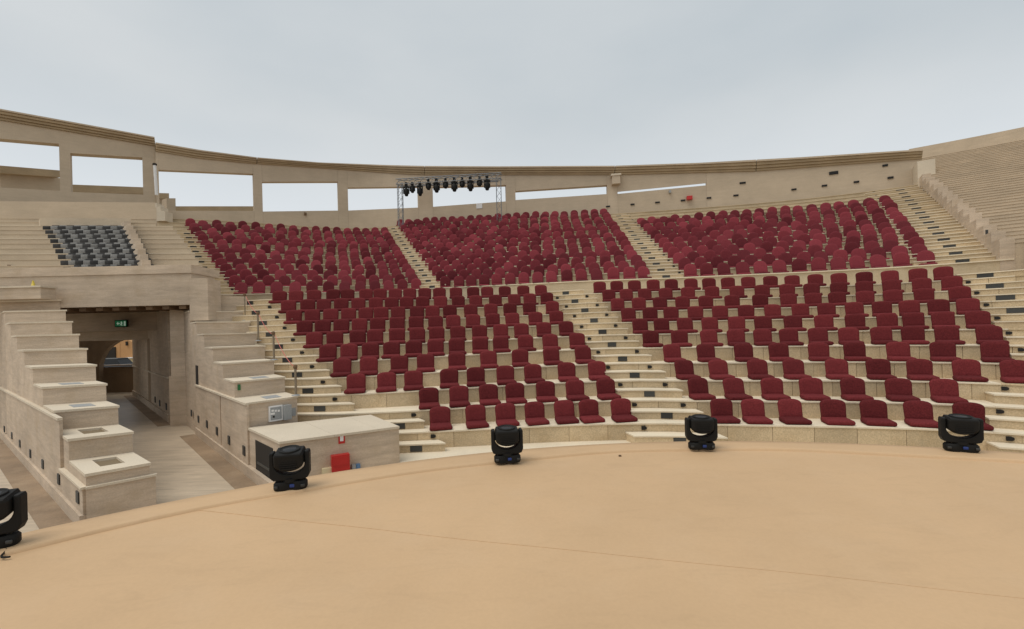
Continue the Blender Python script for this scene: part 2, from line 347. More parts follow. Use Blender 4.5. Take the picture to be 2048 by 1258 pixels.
for a in (0, 1, 2):
    for k in range(0 if a else 2, 11):
        o, z = lo_o(k), lo_z(k); uu = float(a)
        if a == 1: uu += (.02, -.012, -.005, 0, 0, 0, 0, 0, .01, .03, .05)[k] * -.5
        wd = .82 if a == 1 else (.95 if a == 0 else 1.75)
        if k == 10: wd *= .9
        if a == 2:
            xl = (2000, 1980, 1990, 2070, 2024, 2014, 1990, 1965, 1945, 1930, 1915)[k]
            ua = u_at(low, o + .45, z + .1, xl, 1, 3.2); pp = {10: 1974.5, 9: 1993.7, 8: 2015, 7: 2037}.get(k)
            stair(low, LT, 2, k, o, z, 1.9, pw=.40, rng=(ua, ua + .42), up=u_at(low, o + .45, z + .1, pp, 1, 3.2) if pp else 2.2)
            lx, ly = {10: (0, 0), 9: (1937, 562), 8: (1954, 585), 7: (1973, 608), 6: (1995, 634), 5: (2018, 664), 4: (2043, 697)}.get(k, (0, 0))
            if k < 10:
                ul = u_at(low, lo_o(k + 1), lo_z(k + 1) - .12, lx if lx else xl + 20, 1, 3.2); side_lamp(low, LT, ul, lo_o(k + 1) + .012, lo_z(k + 1) - .12, 0)
            continue
        stair(low, LT, uu, k, o, z, wd if k or a != 1 else 1.0, pw=.27 if a == 1 else .33)
        if k < 10:
            ds = (-.60, .60) if a == 1 else (.62,)
            for d in ds: side_lamp(low, LT, uu, lo_o(k + 1) + .012, lo_z(k + 1) - .12, d)
# short steps beside the plinth, down from the landing
for k, px0, px1, pp, lp in ((0, 716, 891, 832, None), (1, 640, 850, 799, 968)):
    o, z = lo_o(k), lo_z(k); ua, ub = u_at(low, o + .45, z + .2, px0 + 76, -.5, 1), u_at(low, o + .45, z + .2, px1, -.5, 1); uc = (ua + ub) / 2; s = spd(low, uc, o)
    up_ = u_at(low, o + .45, z + .1, pp, -.5, 1)
    stair(low, LT, uc, k, o, z, (ub - ua) / 2 * s, shift=(up_ - uc) * s)
    ul = u_at(low, lo_o(k + 1), lo_z(k + 1) - .12, (967, 828)[0 if k == 0 else 1] - (100 if k == 0 else 0), -.5, 1)
    side_lamp(low, LT, ul, lo_o(k + 1) + .012, lo_z(k + 1) - .12, 0)

# ------------------------------------------------------------------ upper tier
UT = thing('upper_seating_tier', 'upper stone seating tier of sixteen narrow rows with stairs', 'seating tier', (2, 26, 2.3))
NU = 16; UUS, UUE = -.17, 3.16
bot = lambda u: -1.35
b = MB(); us = lin(UUS, UUE, 60); b.strip(upp, us, up_o(0) + .02, up_o(0) + .9, -1.4, up_z(0) - .045); b.build('front_wall', M['row'], UT)
b = MB(); b.strip(upp, us, up_o(0) - .03, up_o(0) + .95, up_z(0) - .045, up_z(0)); b.build('edge_slab', M['tread'], UT)
for j in range(1, NU):
    o, z = up_o(j), up_z(j)
    b = MB(); b.strip(upp, us, o + .012, o + 1.0, z - RU - .3, z - .035); p = b.build('stone_row', M['row'], UT)
    b = MB(); b.strip(upp, us, o - .028, o + 1.0, z - .04, z); b.build('nosing_slab', M['row'] if j > 8 else M['tread'], p)
for a in range(4):
    for j in range(0, NU - 1 if a else 12):
        wd = .8 if a in (1, 2) else (.85 if a == 0 else 1.35)
        stair(upp, UT, float(a), j, up_o(j), up_z(j), wd, pw=.34 if a != 3 else .42, ph=.13, h=.215)
        for d in ((-.75, .75) if a in (1, 2) else ((.7,) if a == 0 else (-1.0,))): side_lamp(upp, UT, float(a), up_o(j + 1) + .012, up_z(j + 1) - .12, d, .9)

# ------------------------------------------------------------------ right upper tier beyond the last stair
RT = thing('right_side_tier', 'plain empty stone tier rising at the right edge of view', 'seating tier', (24, 20, 3))
edge = []                                           # parameter of the stair's right edge per row
for j in range(0, 27):
    o, z = up_o(j), up_z(j); edge.append(u_at(upp, o, z, 1999 - (1999 - 1815) * min(1, (j / 15) ** .8) if j < 16 else 1815, 2.8, 3.6))
REND = 3.9
for j in range(0, 42):
    o, z = up_o(j / 2), up_z(j / 2); u0 = 3.165
    b = MB(); b.strip(upp, lin(u0, REND, 12), o + .012, o + .8, z - RU - .2, z - .03 + .62); pr = b.build('stone_row', M['bank'], RT)
    b = MB(); b.strip(upp, lin(u0, REND, 12), o - .012, o + .8, z - .03 + .62, z + .62); b.build('nosing_slab', M['bank'], pr)
# smooth wall closing the tier at the top
o = up_o(21); b = MB(); b.strip(upp, lin(3.165, REND, 12), o, o + 1.2, up_z(20) + .3, lambda u: up_z(21) + 1.35); b.build('top_wall', M['bank'], RT)
# stepped parapet along the stair
PARA = thing('stepped_parapet', 'stepped stone parapet beside the right-hand upper stair', 'parapet', (20, 19, 3))
for j in range(0, 15):
    o, z = up_o(j), up_z(j); s = spd(upp, 3.17, o); uc = 3.165
    b = MB(); b.strip(upp, lin(uc - .42 / s, uc - .004 / s, 2), o + .0, o + DU - .006, z - 1.0, z + .80 + random.uniform(-.02, .02)); b.build('parapet_block', M['grey'], PARA)
    if j in (2,):
        b = MB(); b.strip(upp, lin(uc - .36 / s, uc - .28 / s, 1), o - .012, o + .03, z + .35, z + .6); b.build('parapet_light', M['plate'], PARA)
o = up_o(15); s = spd(upp, 3.17, o); uc = 3.165
b = MB(); b.strip(upp, lin(uc - .50 / s, uc + .35 / s, 2), o - .1, o + 1.6, up_z(14), up_z(15) + 1.45); b.build('end_block', M['greycop'], PARA)
# box at the foot of the parapet
b = MB(); b.strip(upp, lin(3.0 + 1.62 / 8.2, 3.0 + 2.35 / 8.2, 2), -1.6, -.5, -1.2, .62)
tag(b.build('stone_plinth', M['greycop']), 'pale stone plinth at the foot of the right stepped parapet', 'plinth')

# ------------------------------------------------------------------ rear wall with openings
def o_wall(u): return 13.55 + .95 * min(1, max(0, u) / .8) if u < .8 else 14.5
CT = [(312, 288), (400, 303), (515, 318), (640, 328), (770, 333), (850, 335), (1000, 336), (1230, 335), (1400, 329), (1600, 318), (1814, 304), (1900, 299)]
CB = [(312, 303), (400, 317), (500, 327), (660, 337.6), (795, 347.6), (850, 350), (1012, 350), (1228, 350), (1512, 342.6), (1814, 320), (1900, 315)]
def ip(tab, x):
    if x <= tab[0][0]: (a, c), (b_, d) = tab[0], tab[1]
    elif x >= tab[-1][0]: (a, c), (b_, d) = tab[-2], tab[-1]
    else:
        i = max(i for i in range(len(tab) - 1) if tab[i][0] <= x); (a, c), (b_, d) = tab[i], tab[i + 1]
    return c + (d - c) * (x - a) / (b_ - a)
def zpix(x, y, py):                                  # height at a plan point that shows at image row py
    px = proj(x, y, 9)[0]; lo, hi = -5, 30
    for _ in range(40):
        m_ = (lo + hi) / 2
        if proj(x, y, m_)[1] > py: lo = m_
        else: hi = m_
    return lo
WFN = lambda u, o: (*upp(u, o_wall(u) + o)[:2], 0.)
def wpx(px):                                          # wall parameter at an image column (mid height)
    lo, hi = -.4, 3.6
    for _ in range(46):
        m_ = (lo + hi) / 2; q = WFN(m_, 0)
        if proj(q[0], q[1], 11)[0] < px: lo = m_
        else: hi = m_
    return lo
def wz(tab):
    def f(u):
        q = WFN(u, 0); return zpix(q[0], q[1], ip(tab, proj(q[0], q[1], 11)[0]))
    return f
ztop, zcb = wz(CT), wz(CB)
zbase = lambda u: upp(u, 0)[2] + up_z(NU - 2) - .2
RW = thing('rear_wall', 'long curved stone rear wall with a row of rectangular openings', 'wall', (2, 37, 9))
OPEN = [(354, 507.5, [(317, 339.5), (508, 347.7)], [(353, 421.5), (510, 421.7)]), (525, 677, [(525, 363.5), (677, 363)], [(527, 423), (678, 421)]),
        (696.5, 837, [(696, 375), (837, 373)], [(697, 421), (837, 415)]), (866, 1012.5, [(866, 374), (1012, 370)], [(866, 413.5), (1012, 402.7)]),
        (1031, 1214.5, [(1031, 382), (1214, 370)], [(1031, 400), (1214, 388)]), (1235, 1413, [(1235, 383.5), (1413, 366)], [(1235, 387.8), (1413, 370.5)])]
OPEN[0] = (318, 507.5) + OPEN[0][2:]
WT = .45
def wseg(name, u0, u1, zb, zt, parent=RW, m=M['wall'], o0=0., o1=WT, nseg=None):
    nseg = nseg or max(1, int((u1 - u0) / .03)); bb = MB(); bb.strip(WFN, lin(u0, u1, nseg), o0, o1, zb, zt); return bb.build(name, m, parent)
edges = [wpx(312.5)]
for x0, x1, _, _ in OPEN: edges += [wpx(x0), wpx(x1)]
edges += [3.165]
for i in range(0, len(edges) - 1):
    u0, u1 = edges[i], edges[i + 1]
    if i % 2 == 0: wseg('wall_pier' if i < len(edges) - 2 else 'wall_panel', u0, u1, zbase, zcb)
    else:
        op = OPEN[i // 2]; th_ = .06 if i // 2 == 5 else WT; wseg('opening_head', u0 + .0005, u1 - .0005, wz(op[2]), zcb, o1=th_); wseg('parapet', u0 + .0005, u1 - .0005, zbase, wz(op[3]), o1=th_)
# cornice: three mouldings in lengths, dark joints between
cj = [edges[0], wpx(515), wpx(850), wpx(1230), wpx(1512), 3.165]
for i in range(5):
    u0, u1 = cj[i] + .0012, cj[i + 1] - .0012
    lerp = lambda t: (lambda u: zcb(u) + (ztop(u) - zcb(u)) * t)
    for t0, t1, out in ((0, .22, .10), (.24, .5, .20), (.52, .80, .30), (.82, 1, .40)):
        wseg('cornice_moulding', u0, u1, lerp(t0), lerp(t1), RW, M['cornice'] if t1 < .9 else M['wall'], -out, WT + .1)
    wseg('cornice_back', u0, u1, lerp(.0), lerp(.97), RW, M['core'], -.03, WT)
# slots along the foot of the wall, larger grilles above
for px, py, w, h in ((1215, 413, 8, 2.6), (1264, 409, 8, 2.8), (1314, 405, 9, 2.8), (1365, 401, 9, 3), (1417, 396, 9, 3), (1471, 391, 10, 3.2), (1587, 379, 10, 3.2), (1648, 371.5, 11, 3.4), (1712, 364, 11, 3.6), (1780, 355.5, 12, 4), (1485, 366, 12, 3.5), (1667, 346, 18, 6), (1770, 331, 11, 4)):
    u0, u1 = wpx(px - w / 2), wpx(px + w / 2); q = WFN((u0 + u1) / 2, 0); za, zb_ = zpix(q[0], q[1], py + h / 2), zpix(q[0], q[1], py - h / 2)
    bb = MB(); bb.strip(WFN, [u0, u1], -.06, .02, za, zb_); bb.build('wall_vent', M['lamp'], RW)
def on_wall(name, px0, px1, py0, py1, dep, m, label, cat):
    u0, u1 = wpx(px0), wpx(px1); q = WFN((u0 + u1) / 2, 0); za, zb_ = zpix(q[0], q[1], py1), zpix(q[0], q[1], py0)
    bb = MB(); bb.strip(WFN, [u0, u1], -dep, -.002, za, zb_); return tag(bb.build(name, m), label, cat)
sb = thing('wall_speaker', 'beige box speaker fixed high on the rear wall right of centre', 'speaker', WFN(wpx(1231), -.2)[:2] + (zpix(*WFN(wpx(1231), 0)[:2], 361),))
for nm, x0, x1, y0, y1, d0, mt in (('cabinet', 1223, 1239, 355, 371, .5, 'wall'), ('cap', 1221, 1241, 351.5, 355, .55, 'greycop')):
    u0, u1 = wpx(x0), wpx(x1); q = WFN((u0 + u1) / 2, 0); bb = MB(); bb.strip(WFN, [u0, u1], -d0, -.002, zpix(q[0], q[1], y1), zpix(q[0], q[1], y0)); bb.build(nm, M[mt], sb)
on_wall('white_panel', 952, 964, 407.5, 417, .04, M['white'], 'small white panel on the rear wall below the lighting truss', 'panel')
on_wall('red_box', 1372, 1383, 393.5, 400.5, .3, M['red'], 'small red box at the foot of the rear wall', 'box')
on_wall('camera_dome', 1337, 1341, 382, 387, .25, M['panel'], 'tiny grey camera on the rear wall above the red box', 'camera')
on_wall('wall_lamp', 607.5, 612, 426, 430.5, .2, M['wood'], 'tiny brown lamp on the rear wall below the second opening', 'lamp')
# outer parapet seen through the left openings
OP = thing('outer_parapet', 'outer stone parapet seen through the left wall openings', 'parapet', (-30, 36, 8))
def bar(name, pts, dep, z0, z1, m, parent):
    (x0, y0), (x1, y1) = pts; dx, dy = x1 - x0, y1 - y0; L = math.hypot(dx, dy); nx, ny = -dy / L * dep, dx / L * dep
    a, b_ = (z0 if isinstance(z0, tuple) else (z0, z0)), (z1 if isinstance(z1, tuple) else (z1, z1)); bb = MB()
    bb.hexa([(x0, y0, a[0]), (x1, y1, a[1]), (x1 + nx, y1 + ny, a[1]), (x0 + nx, y0 + ny, a[0])], [(x0, y0, b_[0]), (x1, y1, b_[1]), (x1 + nx, y1 + ny, b_[1]), (x0 + nx, y0 + ny, b_[0])]); return bb.build(name, m, parent)
for nm, pxa, pya, pxb, pyb, d0, d1, mt, drop in (('parapet_wall', 0, 346, 121, 356, 31.5, 35, 'wall', 4), ('parapet_cap', 0, 331, 122, 341, 31, 34.5, 'cornice', .52),
        ('parapet_cap', 144, 369, 289, 374.5, 36, 40, 'cornice', .6), ('parapet_wall', 144, 384, 289, 389, 36.5, 40.5, 'wall', 3), ('parapet_cap', 318, 386, 338, 386.5, 40, 41, 'cornice', .5), ('parapet_wall', 318, 397, 334, 397, 40.5, 41.5, 'wall', 3), ('parapet_cap', 330, 412.5, 509, 412.5, 41, 43, 'cornice', .45), ('end_block', 333, 396.5, 351, 396.5, 39, 39.6, 'wall', 3)):
    A, B = atd(pxa, pya, d0), atd(pxb, pyb, d1); bar(nm, (A[:2], B[:2]), .8, (A[2] - drop, B[2] - drop), (A[2], B[2]), M[mt], OP)

# ------------------------------------------------------------------ left wall (nearer wing)
LW = thing('left_wing_wall', 'left wing of the rear wall with two wide openings under a heavy cornice', 'wall', (-28, 30, 9))
WA, WB = (-33.4, 26.35), (-25.2, 32.35)
wl = math.hypot(WB[0] - WA[0], WB[1] - WA[1]); wt = ((WB[0] - WA[0]) / wl, (WB[1] - WA[1]) / wl); wn_ = (-wt[1], wt[0])
LFN = lambda s, o: (WA[0] + wt[0] * s + wn_[0] * o, WA[1] + wt[1] * s + wn_[1] * o, 0.)
def spx(px):
    lo, hi = -12, 14
    for _ in range(44):
        m_ = (lo + hi) / 2; q = LFN(m_, 0)
        if proj(q[0], q[1], 11)[0] < px: lo = m_
        else: hi = m_
    return lo
def lz(tab):
    def f(s): q = LFN(s, 0); return zpix(q[0], q[1], ip(tab, proj(q[0], q[1], 11)[0]))
    return f
LCT, LCB = lz([(0, 222), (100, 240), (200, 258), (310, 278)]), lz([(0, 240), (310, 292)])
s0, sE = spx(-180), spx(312)
lb = lambda s: 6.0
def lseg(name, a, b_, zb, zt, m=M['wall'], o0=0., o1=.6):
    bb = MB(); bb.strip(LFN, lin(a, b_, 4), o0, o1, zb, zt); return bb.build(name, m, LW)
o1a, o1b, o2a, o2b = spx(-120), spx(119.5), spx(141.5), spx(286)
T1, B1 = lz([(0, 277), (119, 287.5)]), lz([(0, 375), (122, 382)]); T2, B2 = lz([(141, 306), (286, 315)]), lz([(145, 384), (288, 389)])
lseg('wall_pier', s0, o1a, lb, LCB); lseg('wall_pier', o1b, o2a, lb, LCB); lseg('wall_pier', o2b, sE, lb, LCB)
lseg('opening_head', o1a, o1b, T1, LCB); lseg('parapet', o1a, o1b, lb, B1); lseg('opening_head', o2a, o2b, T2, LCB); lseg('parapet', o2a, o2b, lb, B2)
for t0, t1, out in ((0, .22, .12), (.25, .5, .24), (.53, .80, .36), (.83, 1, .46)):
    lp = lambda t: (lambda s: LCB(s) + (LCT(s) - LCB(s)) * t)
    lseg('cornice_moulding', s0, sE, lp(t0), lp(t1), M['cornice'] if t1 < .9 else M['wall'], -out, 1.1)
lseg('cornice_back', s0, sE, LCB, lambda s: LCT(s) - .06, M['core'], -.03, 1.0)
# pale pole and stepped stones where the wings meet
p0, p1 = atd(309.5, 331, 31.6), atd(313, 390, 31.6)
b = MB(); b.tube(p1, p0, .095, 8)
pp = thing('pale_post', 'pale post standing where the left wing meets the rear wall', 'post', p1); b.build('shaft', M['white'], pp)
b = MB(); b.lathe([(.08, 0), (.13, .02), (.13, .13), (.05, .17)], 8, Matrix.Translation(p0)); b.build('cap', M['dark'], pp)
jt = thing('stepped_stones', 'small pale stepped stones under the pale post', 'stone steps', atd(315, 430, 31))
for x, y, x1, y1 in ((300, 407, 313, 414), (306, 414, 321, 424), (312, 423, 330, 432)):
    dd = 31.2 - .12 * (x - 300) / 6; A, B = atd(x, y, dd), atd(x1, y, dd); h = .30; bar('stone', (A[:2], B[:2]), .7, A[2] - h - .35, A[2] + .03, M['greycop'], jt)

# ------------------------------------------------------------------ left tier above the passage
LTI = thing('left_side_tier', 'plain stone tier at left above the passage, holding black and grey cushions', 'seating tier', (-15, 17, 2.4))
TT, CC = (.992, .125), (-.751, .66)
LP0 = (-12.0, 17.2)
lft = lambda t, n_: (LP0[0] + TT[0] * t + CC[0] * n_, LP0[1] + TT[1] * t + CC[1] * n_, 0.)
LRZ = lambda k: 2.62 + .346 * k
NL = 12
def t_at(n_, z, px):
    lo, hi = -30, 15
    for _ in range(44):
        m_ = (lo + hi) / 2; q = lft(m_, n_)
        if proj(q[0], q[1], z)[0] < px: lo = m_
        else: hi = m_
    return lo
TEND = []
for k in range(NL):
    n_ = .9 * k; z = LRZ(k); te = t_at(n_, z, 412 - 66 * min(1, k / 9.) if k < 10 else 312); TEND.append(te)
    bb = MB(); bb.strip(lft, lin(-16, te, 2), n_ + .012, n_ + 1.1, z - .9, z - .03); pr = bb.build('stone_row', M['lrow'], LTI)
    bb = MB(); bb.strip(lft, lin(-16, te, 2), n_ - .012, n_ + 1.1, z - .03, z); bb.build('nosing_slab', M['lrow'] if k % 3 else M['greycop'], pr)
# stepped side wall right of the cushions
SWL = thing('cushion_side_wall', 'low stepped side wall right of the black and grey cushions', 'wall', lft(0, 0)[:2] + (2.6,))
for k in range(0, 9):
    n_ = .9 * k; z = LRZ(k); t1 = t_at(n_, z, 290 - 40 * k / 8 + 12); t0 = t1 - .3
    bb = MB(); bb.strip(lft, [t0, t1], n_, n_ + .896, z + .001, z + .42); bb.build('wall_block', M['grey'], SWL)
t1 = t_at(8.1, LRZ(9), 80); t2 = t_at(8.1, LRZ(9), 262)
bb = MB(); bb.strip(lft, [t1, t2], 8.1 - .02, 8.9, LRZ(9) + .001, LRZ(9) + .38); bb.build('back_block', M['lrow'], SWL)
nb = .9 * NL
for za, zb2, dn, m_ in ((LRZ(NL) - 1.6, None, 0, 'wall'), (None, None, .35, 'wall')):
    q = lft(-2, nb + dn); A = zpix(q[0], q[1], 414 if dn == 0 else 404); te = t_at(nb, A, 313)
    bb = MB(); bb.strip(lft, lin(-18, te, 2), nb + dn, nb + dn + 1.6, LRZ(NL) - 1.6, A); bb.build('back_ledge', M[m_], LTI)
# cushions
cm_d = bmesh_to(rbox(.50, .56, .19, .03, 2, (0, .28, .095)), 'cushion'); cm_g = bmesh_to(rbox(.40, .56, .19, .03, 2, (0, .28, .095)), 'cushion')
bk_d = bmesh_to(rbox(.50, .10, .30, .03, 2, (0, .54, .19)), 'backrest'); bk_g = bmesh_to(rbox(.40, .10, .30, .02, 2, (0, .54, .19)), 'backrest')
def cushion(me, m, loc, rz, label, back=None):
    e_ = thing('floor_cushion', label, 'cushion', loc, rz, 'black and grey cushions on the left tier'); link('pad', me, m, e_)
    if back: link('back_pad', back, m, e_)
rzl = math.atan2(TT[1], TT[0])
for k in range(9):
    n_ = .9 * k; z = LRZ(k); x0 = 132 - 40 * k / 8; x1 = 279 - 38 * k / 8
    ta, tb = t_at(n_ + .2, z + .1, x0), t_at(n_ + .2, z + .1, x1); dt = (tb - ta) / 10
    sx = dt / .5 * .98
    for i in range(11):
        q = lft(ta + i * dt, n_ + .05)
        dk = (i % 2 == 0)
        lb_ = '%s seat cushion, %s from left in the %s row up of the left block' % ('charcoal' if dk else 'grey', WORDS[i], WORDS[k])
        e_ = thing('floor_cushion', lb_, 'cushion', (q[0], q[1], z + .002), rzl, 'black and grey cushions on the left tier'); e_.scale = (dt / .5 * 1.02 if dk else dt / .4 * .96, 1, 1)
        link('pad', cm_d if dk else cm_g, M['charcoal'] if dk else M['greycush'], e_)
        link('back_pad', bk_d if dk else bk_g, M['charcoal'] if dk else M['greycush'], e_)

# ------------------------------------------------------------------ passage: lintel, walls, stepped piers
a1, a2 = .882, .92
R1 = [(-6.788 - 1.298 * i * math.sin(a1), 8.35 + 1.298 * i * math.cos(a1)) for i in range(12)]
L1_ = [(-7.40 - 1.452 * i * math.sin(a2), 7.75 + 1.452 * i * math.cos(a2)) for i in range(12)]
Z1 = [-2.264 + .42 * i for i in range(12)]
P1 = thing('stepped_pier', 'stepped travertine pier left of the passage with recessed floor boxes', 'pier', (-7, 8, GZ))
for i in range(10):
    bb = MB(); q = [L1_[i], R1[i], R1[i + 1], L1_[i + 1]]
    c = lambda p, q_, f: (p[0] + (q_[0] - p[0]) * f, p[1] + (q_[1] - p[1]) * f)
    bb.prism([c(L1_[i], L1_[i + 1], .004), c(R1[i], R1[i + 1], .004), c(R1[i], R1[i + 1], .998), c(L1_[i], L1_[i + 1], .998)], GZ, Z1[i] - .05); blk = bb.build('step_block', M['grey'], P1)
    cop = MB(); A, B, C_, D_ = c(L1_[i], L1_[i + 1], -.02), c(R1[i], R1[i + 1], -.02), c(R1[i], R1[i + 1], .999), c(L1_[i], L1_[i + 1], .999)
    A, B = c(A, B, -.02), c(B, A, -.02)
    if i < 2:                                         # coping built round the recessed box
        gx = lambda s, t: c(c(A, B, s), c(D_, C_, s), t)
        for (sa, sb_, ta, tb_) in ((0, .3, 0, 1), (.68, 1, 0, 1), (.3, .68, 0, .3), (.3, .68, .82, 1)):
            cop.prism([gx(sa, ta), gx(sb_, ta), gx(sb_, tb_), gx(sa, tb_)], Z1[i] - .05, Z1[i])
        cop.build('coping_slab', M['greycop'], blk)
        bx = MB(); bx.prism([gx(.3, .3), gx(.68, .3), gx(.68, .82), gx(.3, .82)], Z1[i] - .05, Z1[i] - .046); bx.build('box_floor', M['core'], blk)
    else:
        cop.prism([A, B, C_, D_], Z1[i] - .05, Z1[i]); cop.build('coping_slab', M['greycop'], blk)
        if i < 4:
            gx = lambda s, t: c(c(A, B, s), c(D_, C_, s), t); bx = MB(); bx.prism([gx(.34, .25), gx(.68, .25), gx(.68, .7), gx(.34, .7)], Z1[i] + .001, Z1[i] + .006); bx.build('box_lid', M['panel'], blk)
# base moulding, skirting and lights on the left face
def along(p, q, s, off, L_=None):
    dx, dy = q[0] - p[0], q[1] - p[1]; l_ = math.hypot(dx, dy); dx /= l_; dy /= l_; return (p[0] + dx * s - dy * off, p[1] + dy * s + dx * off)
def face_bar(name, p, q, sa, sb_, off, th, z0, z1, m, parent):   # slab on the side face, off > 0 to the left of p->q
    a_, b_, c_, d_ = along(p, q, sa, off), along(p, q, sb_, off), along(p, q, sb_, off + th), along(p, q, sa, off + th); bb = MB(); bb.prism([a_, b_, c_, d_] if th < 0 else [a_, b_, c_, d_][::-1], z0, z1); return bb.build(name, m, parent)
def line_hit(p, q, px):                               # distance along p->q where the image column is px
    lo, hi = -1, 14
    for _ in range(40):
        m_ = (lo + hi) / 2; w = along(p, q, m_, .05)
        if proj(w[0], w[1], -2.5)[0] > px: lo = m_
        else: hi = m_
    return lo
pL, qL = L1_[0], L1_[11]
lenL = math.hypot(qL[0] - pL[0], qL[1] - pL[1])
face_bar('skirting', pL, qL, -.02, lenL, .0, .10, GZ, GZ + .24, M['grey'], P1)
sP = line_hit(pL, qL, 121); w = along(pL, qL, sP, .05); zP = zpix(w[0], w[1], 836); w = along(pL, qL, .1, .05); zF = zpix(w[0], w[1], 972)
face_bar('base_panel', pL, qL, 0, sP - .008, .0, .05, GZ + .245, zF - .04, M['grey'], P1); face_bar('base_moulding', pL, qL, -.03, sP - .008, .0, .08, zF - .04, zF, M['greycop'], P1)
for k in range(3): face_bar('base_panel', pL, qL, sP + k * 3.1, min(sP + k * 3.1 + 3.09, lenL), .0, .05, GZ + .245, zP - .05, M['grey'], P1)
face_bar('base_moulding', pL, qL, sP, lenL, .0, .08, zP - .05, zP, M['greycop'], P1)
# front base moulding
dxf, dyf = R1[0][0] - L1_[0][0], R1[0][1] - L1_[0][1]
fb = MB(); A, B = L1_[0], R1[0]; fo = lambda p, d: (p[0] + .6 * d, p[1] - .8 * d)
fb.prism([fo(A, .06), fo((B[0] + dxf * .1, B[1] + dyf * .1), .06), (B[0] + dxf * .1, B[1] + dyf * .1), A], GZ, zF - .04); fb.build('base_panel', M['grey'], P1)
fb = MB(); fb.prism([fo(A, .09), fo((B[0] + dxf * .12, B[1] + dyf * .12), .09), (B[0] + dxf * .12, B[1] + dyf * .12), A], zF - .04, zF); fb.build('base_moulding', M['greycop'], P1)
for px, py in ((9, 858), (24, 871), (40, 887), (61, 907), (86, 928), (118, 958), (156, 994)):
    s_ = line_hit(pL, qL, px); w = along(pL, qL, s_, .05); z = zpix(w[0], w[1], py)
    face_bar('wall_light', pL, qL, s_ - .10, s_ + .10, .05, .022, z - .10, z + .10, M['plate'], P1)

# right stepped pier, between passage and stair
R2 = [(-5.489 - 1.22 * i * .638, 11.405 + 1.22 * i * .770) for i in range(10)]
L2_ = [(-6.2 - 1.24 * i * .692, 10.5 + 1.24 * i * .722) for i in range(10)]
Z2 = [-1.508 + .42 * i for i in range(10)]
P2 = thing('stepped_pier', 'stepped travertine pier right of the passage, ending behind the low plinth', 'pier', (-5.8, 11, GZ))
for i in range(9):
    c = lambda p, q_, f: (p[0] + (q_[0] - p[0]) * f, p[1] + (q_[1] - p[1]) * f)
    bb = MB(); bb.prism([c(L2_[i], L2_[i + 1], .004), c(R2[i], R2[i + 1], .004), c(R2[i], R2[i + 1], .998), c(L2_[i], L2_[i + 1], .998)], GZ, Z2[i] - .045); blk = bb.build('step_block', M['grey'], P2)
    bb = MB(); A, B, C_, D_ = c(L2_[i], L2_[i + 1], -.02), c(R2[i], R2[i + 1], -.02), c(R2[i], R2[i + 1], .999), c(L2_[i], L2_[i + 1], .999); bb.prism([c(A, B, -.015), c(B, A, -.015), C_, D_], Z2[i] - .045, Z2[i]); bb.build('coping_slab', M['greycop'], blk)
    if i < 2:
        gx = lambda s, t: c(c(A, B, s), c(D_, C_, s), t); bx = MB(); bx.prism([gx(.4, .2), gx(.72, .2), gx(.72, .65), gx(.4, .65)], Z2[i] + .001, Z2[i] + .006); bx.build('box_lid', M['panel'], blk)
# plinth in front of it
PA, PBk, PC, PD = (-6.2, 10.49), (-4.70, 9.0), (-2.62, 10.2), (-3.75, 11.75)
PL = thing('low_plinth', 'low stone plinth at the passage corner with a red cabinet on its front', 'plinth', (-4.3, 10.2, GZ))
PZ = -2.085
ctr = (-4.3, 10.4)
bb = MB(); bb.prism([PA, PBk, PC, PD], GZ, PZ - .05); bb.build('body', M['grey'], PL)
gxp = lambda s, t: (PA[0] + (PD[0] - PA[0]) * s + ((PBk[0] + (PC[0] - PBk[0]) * s) - (PA[0] + (PD[0] - PA[0]) * s)) * t, PA[1] + (PD[1] - PA[1]) * s + ((PBk[1] + (PC[1] - PBk[1]) * s) - (PA[1] + (PD[1] - PA[1]) * s)) * t)
for sa, sb_ in ((-.01, .42), (.422, .80), (.802, 1.0)):
    bb = MB(); bb.prism([gxp(sa, -.0), gxp(sa, 1.02), gxp(sb_, 1.02), gxp(sb_, -.0)], PZ - .05, PZ); bb.build('top_slab', M['greycop'], PL)
def on_face(px0, py0, px1, py1, dep, p, q, parent, name, m, out=1):
    """box on the vertical face through plan points p, q that shows between two pixels"""
    def hit(px, py):
        u_, v_ = uv(px, py); ex, ey = q[0] - p[0], q[1] - p[1]
        dd = (p[0] * ey - p[1] * ex) / (u_ * ey - ex); return (u_ * dd, dd, v_ * dd)
    a_, b_ = hit(px0, py1), hit(px1, py0); c_ = hit((px0 + px1) / 2, (py0 + py1) / 2); hh = abs(hit((px0 + px1) / 2, py0)[2] - hit((px0 + px1) / 2, py1)[2]) / 2
    ex, ey = q[0] - p[0], q[1] - p[1]; l_ = math.hypot(ex, ey); nx, ny = ey / l_, -ex / l_
    if nx * -p[0] + ny * -p[1] < 0: nx, ny = -nx, -ny
    nx *= dep; ny *= dep; g = lambda k: (nx * k / max(dep, 1e-6) , ny * k / max(dep, 1e-6))
    s_ = .004 / dep; bb = MB(); bb.prism([(a_[0] + nx, a_[1] + ny), (b_[0] + nx, b_[1] + ny), (b_[0] - nx * .3, b_[1] - ny * .3), (a_[0] - nx * .3, a_[1] - ny * .3)], c_[2] - hh, c_[2] + hh)
    return bb.build(name, m, parent), (c_[0] + nx, c_[1] + ny, c_[2]), hh
cab = thing('fire_cabinet', 'red fire cabinet on the front of the low plinth', 'cabinet', (-3.6, 9.6, GZ))
on_face(662, 907, 696.5, 950, .16, PBk, PC, cab, 'cabinet_body', M['red']); on_face(664, 909, 694.5, 926, .175, PBk, PC, cab, 'door', M['red'])
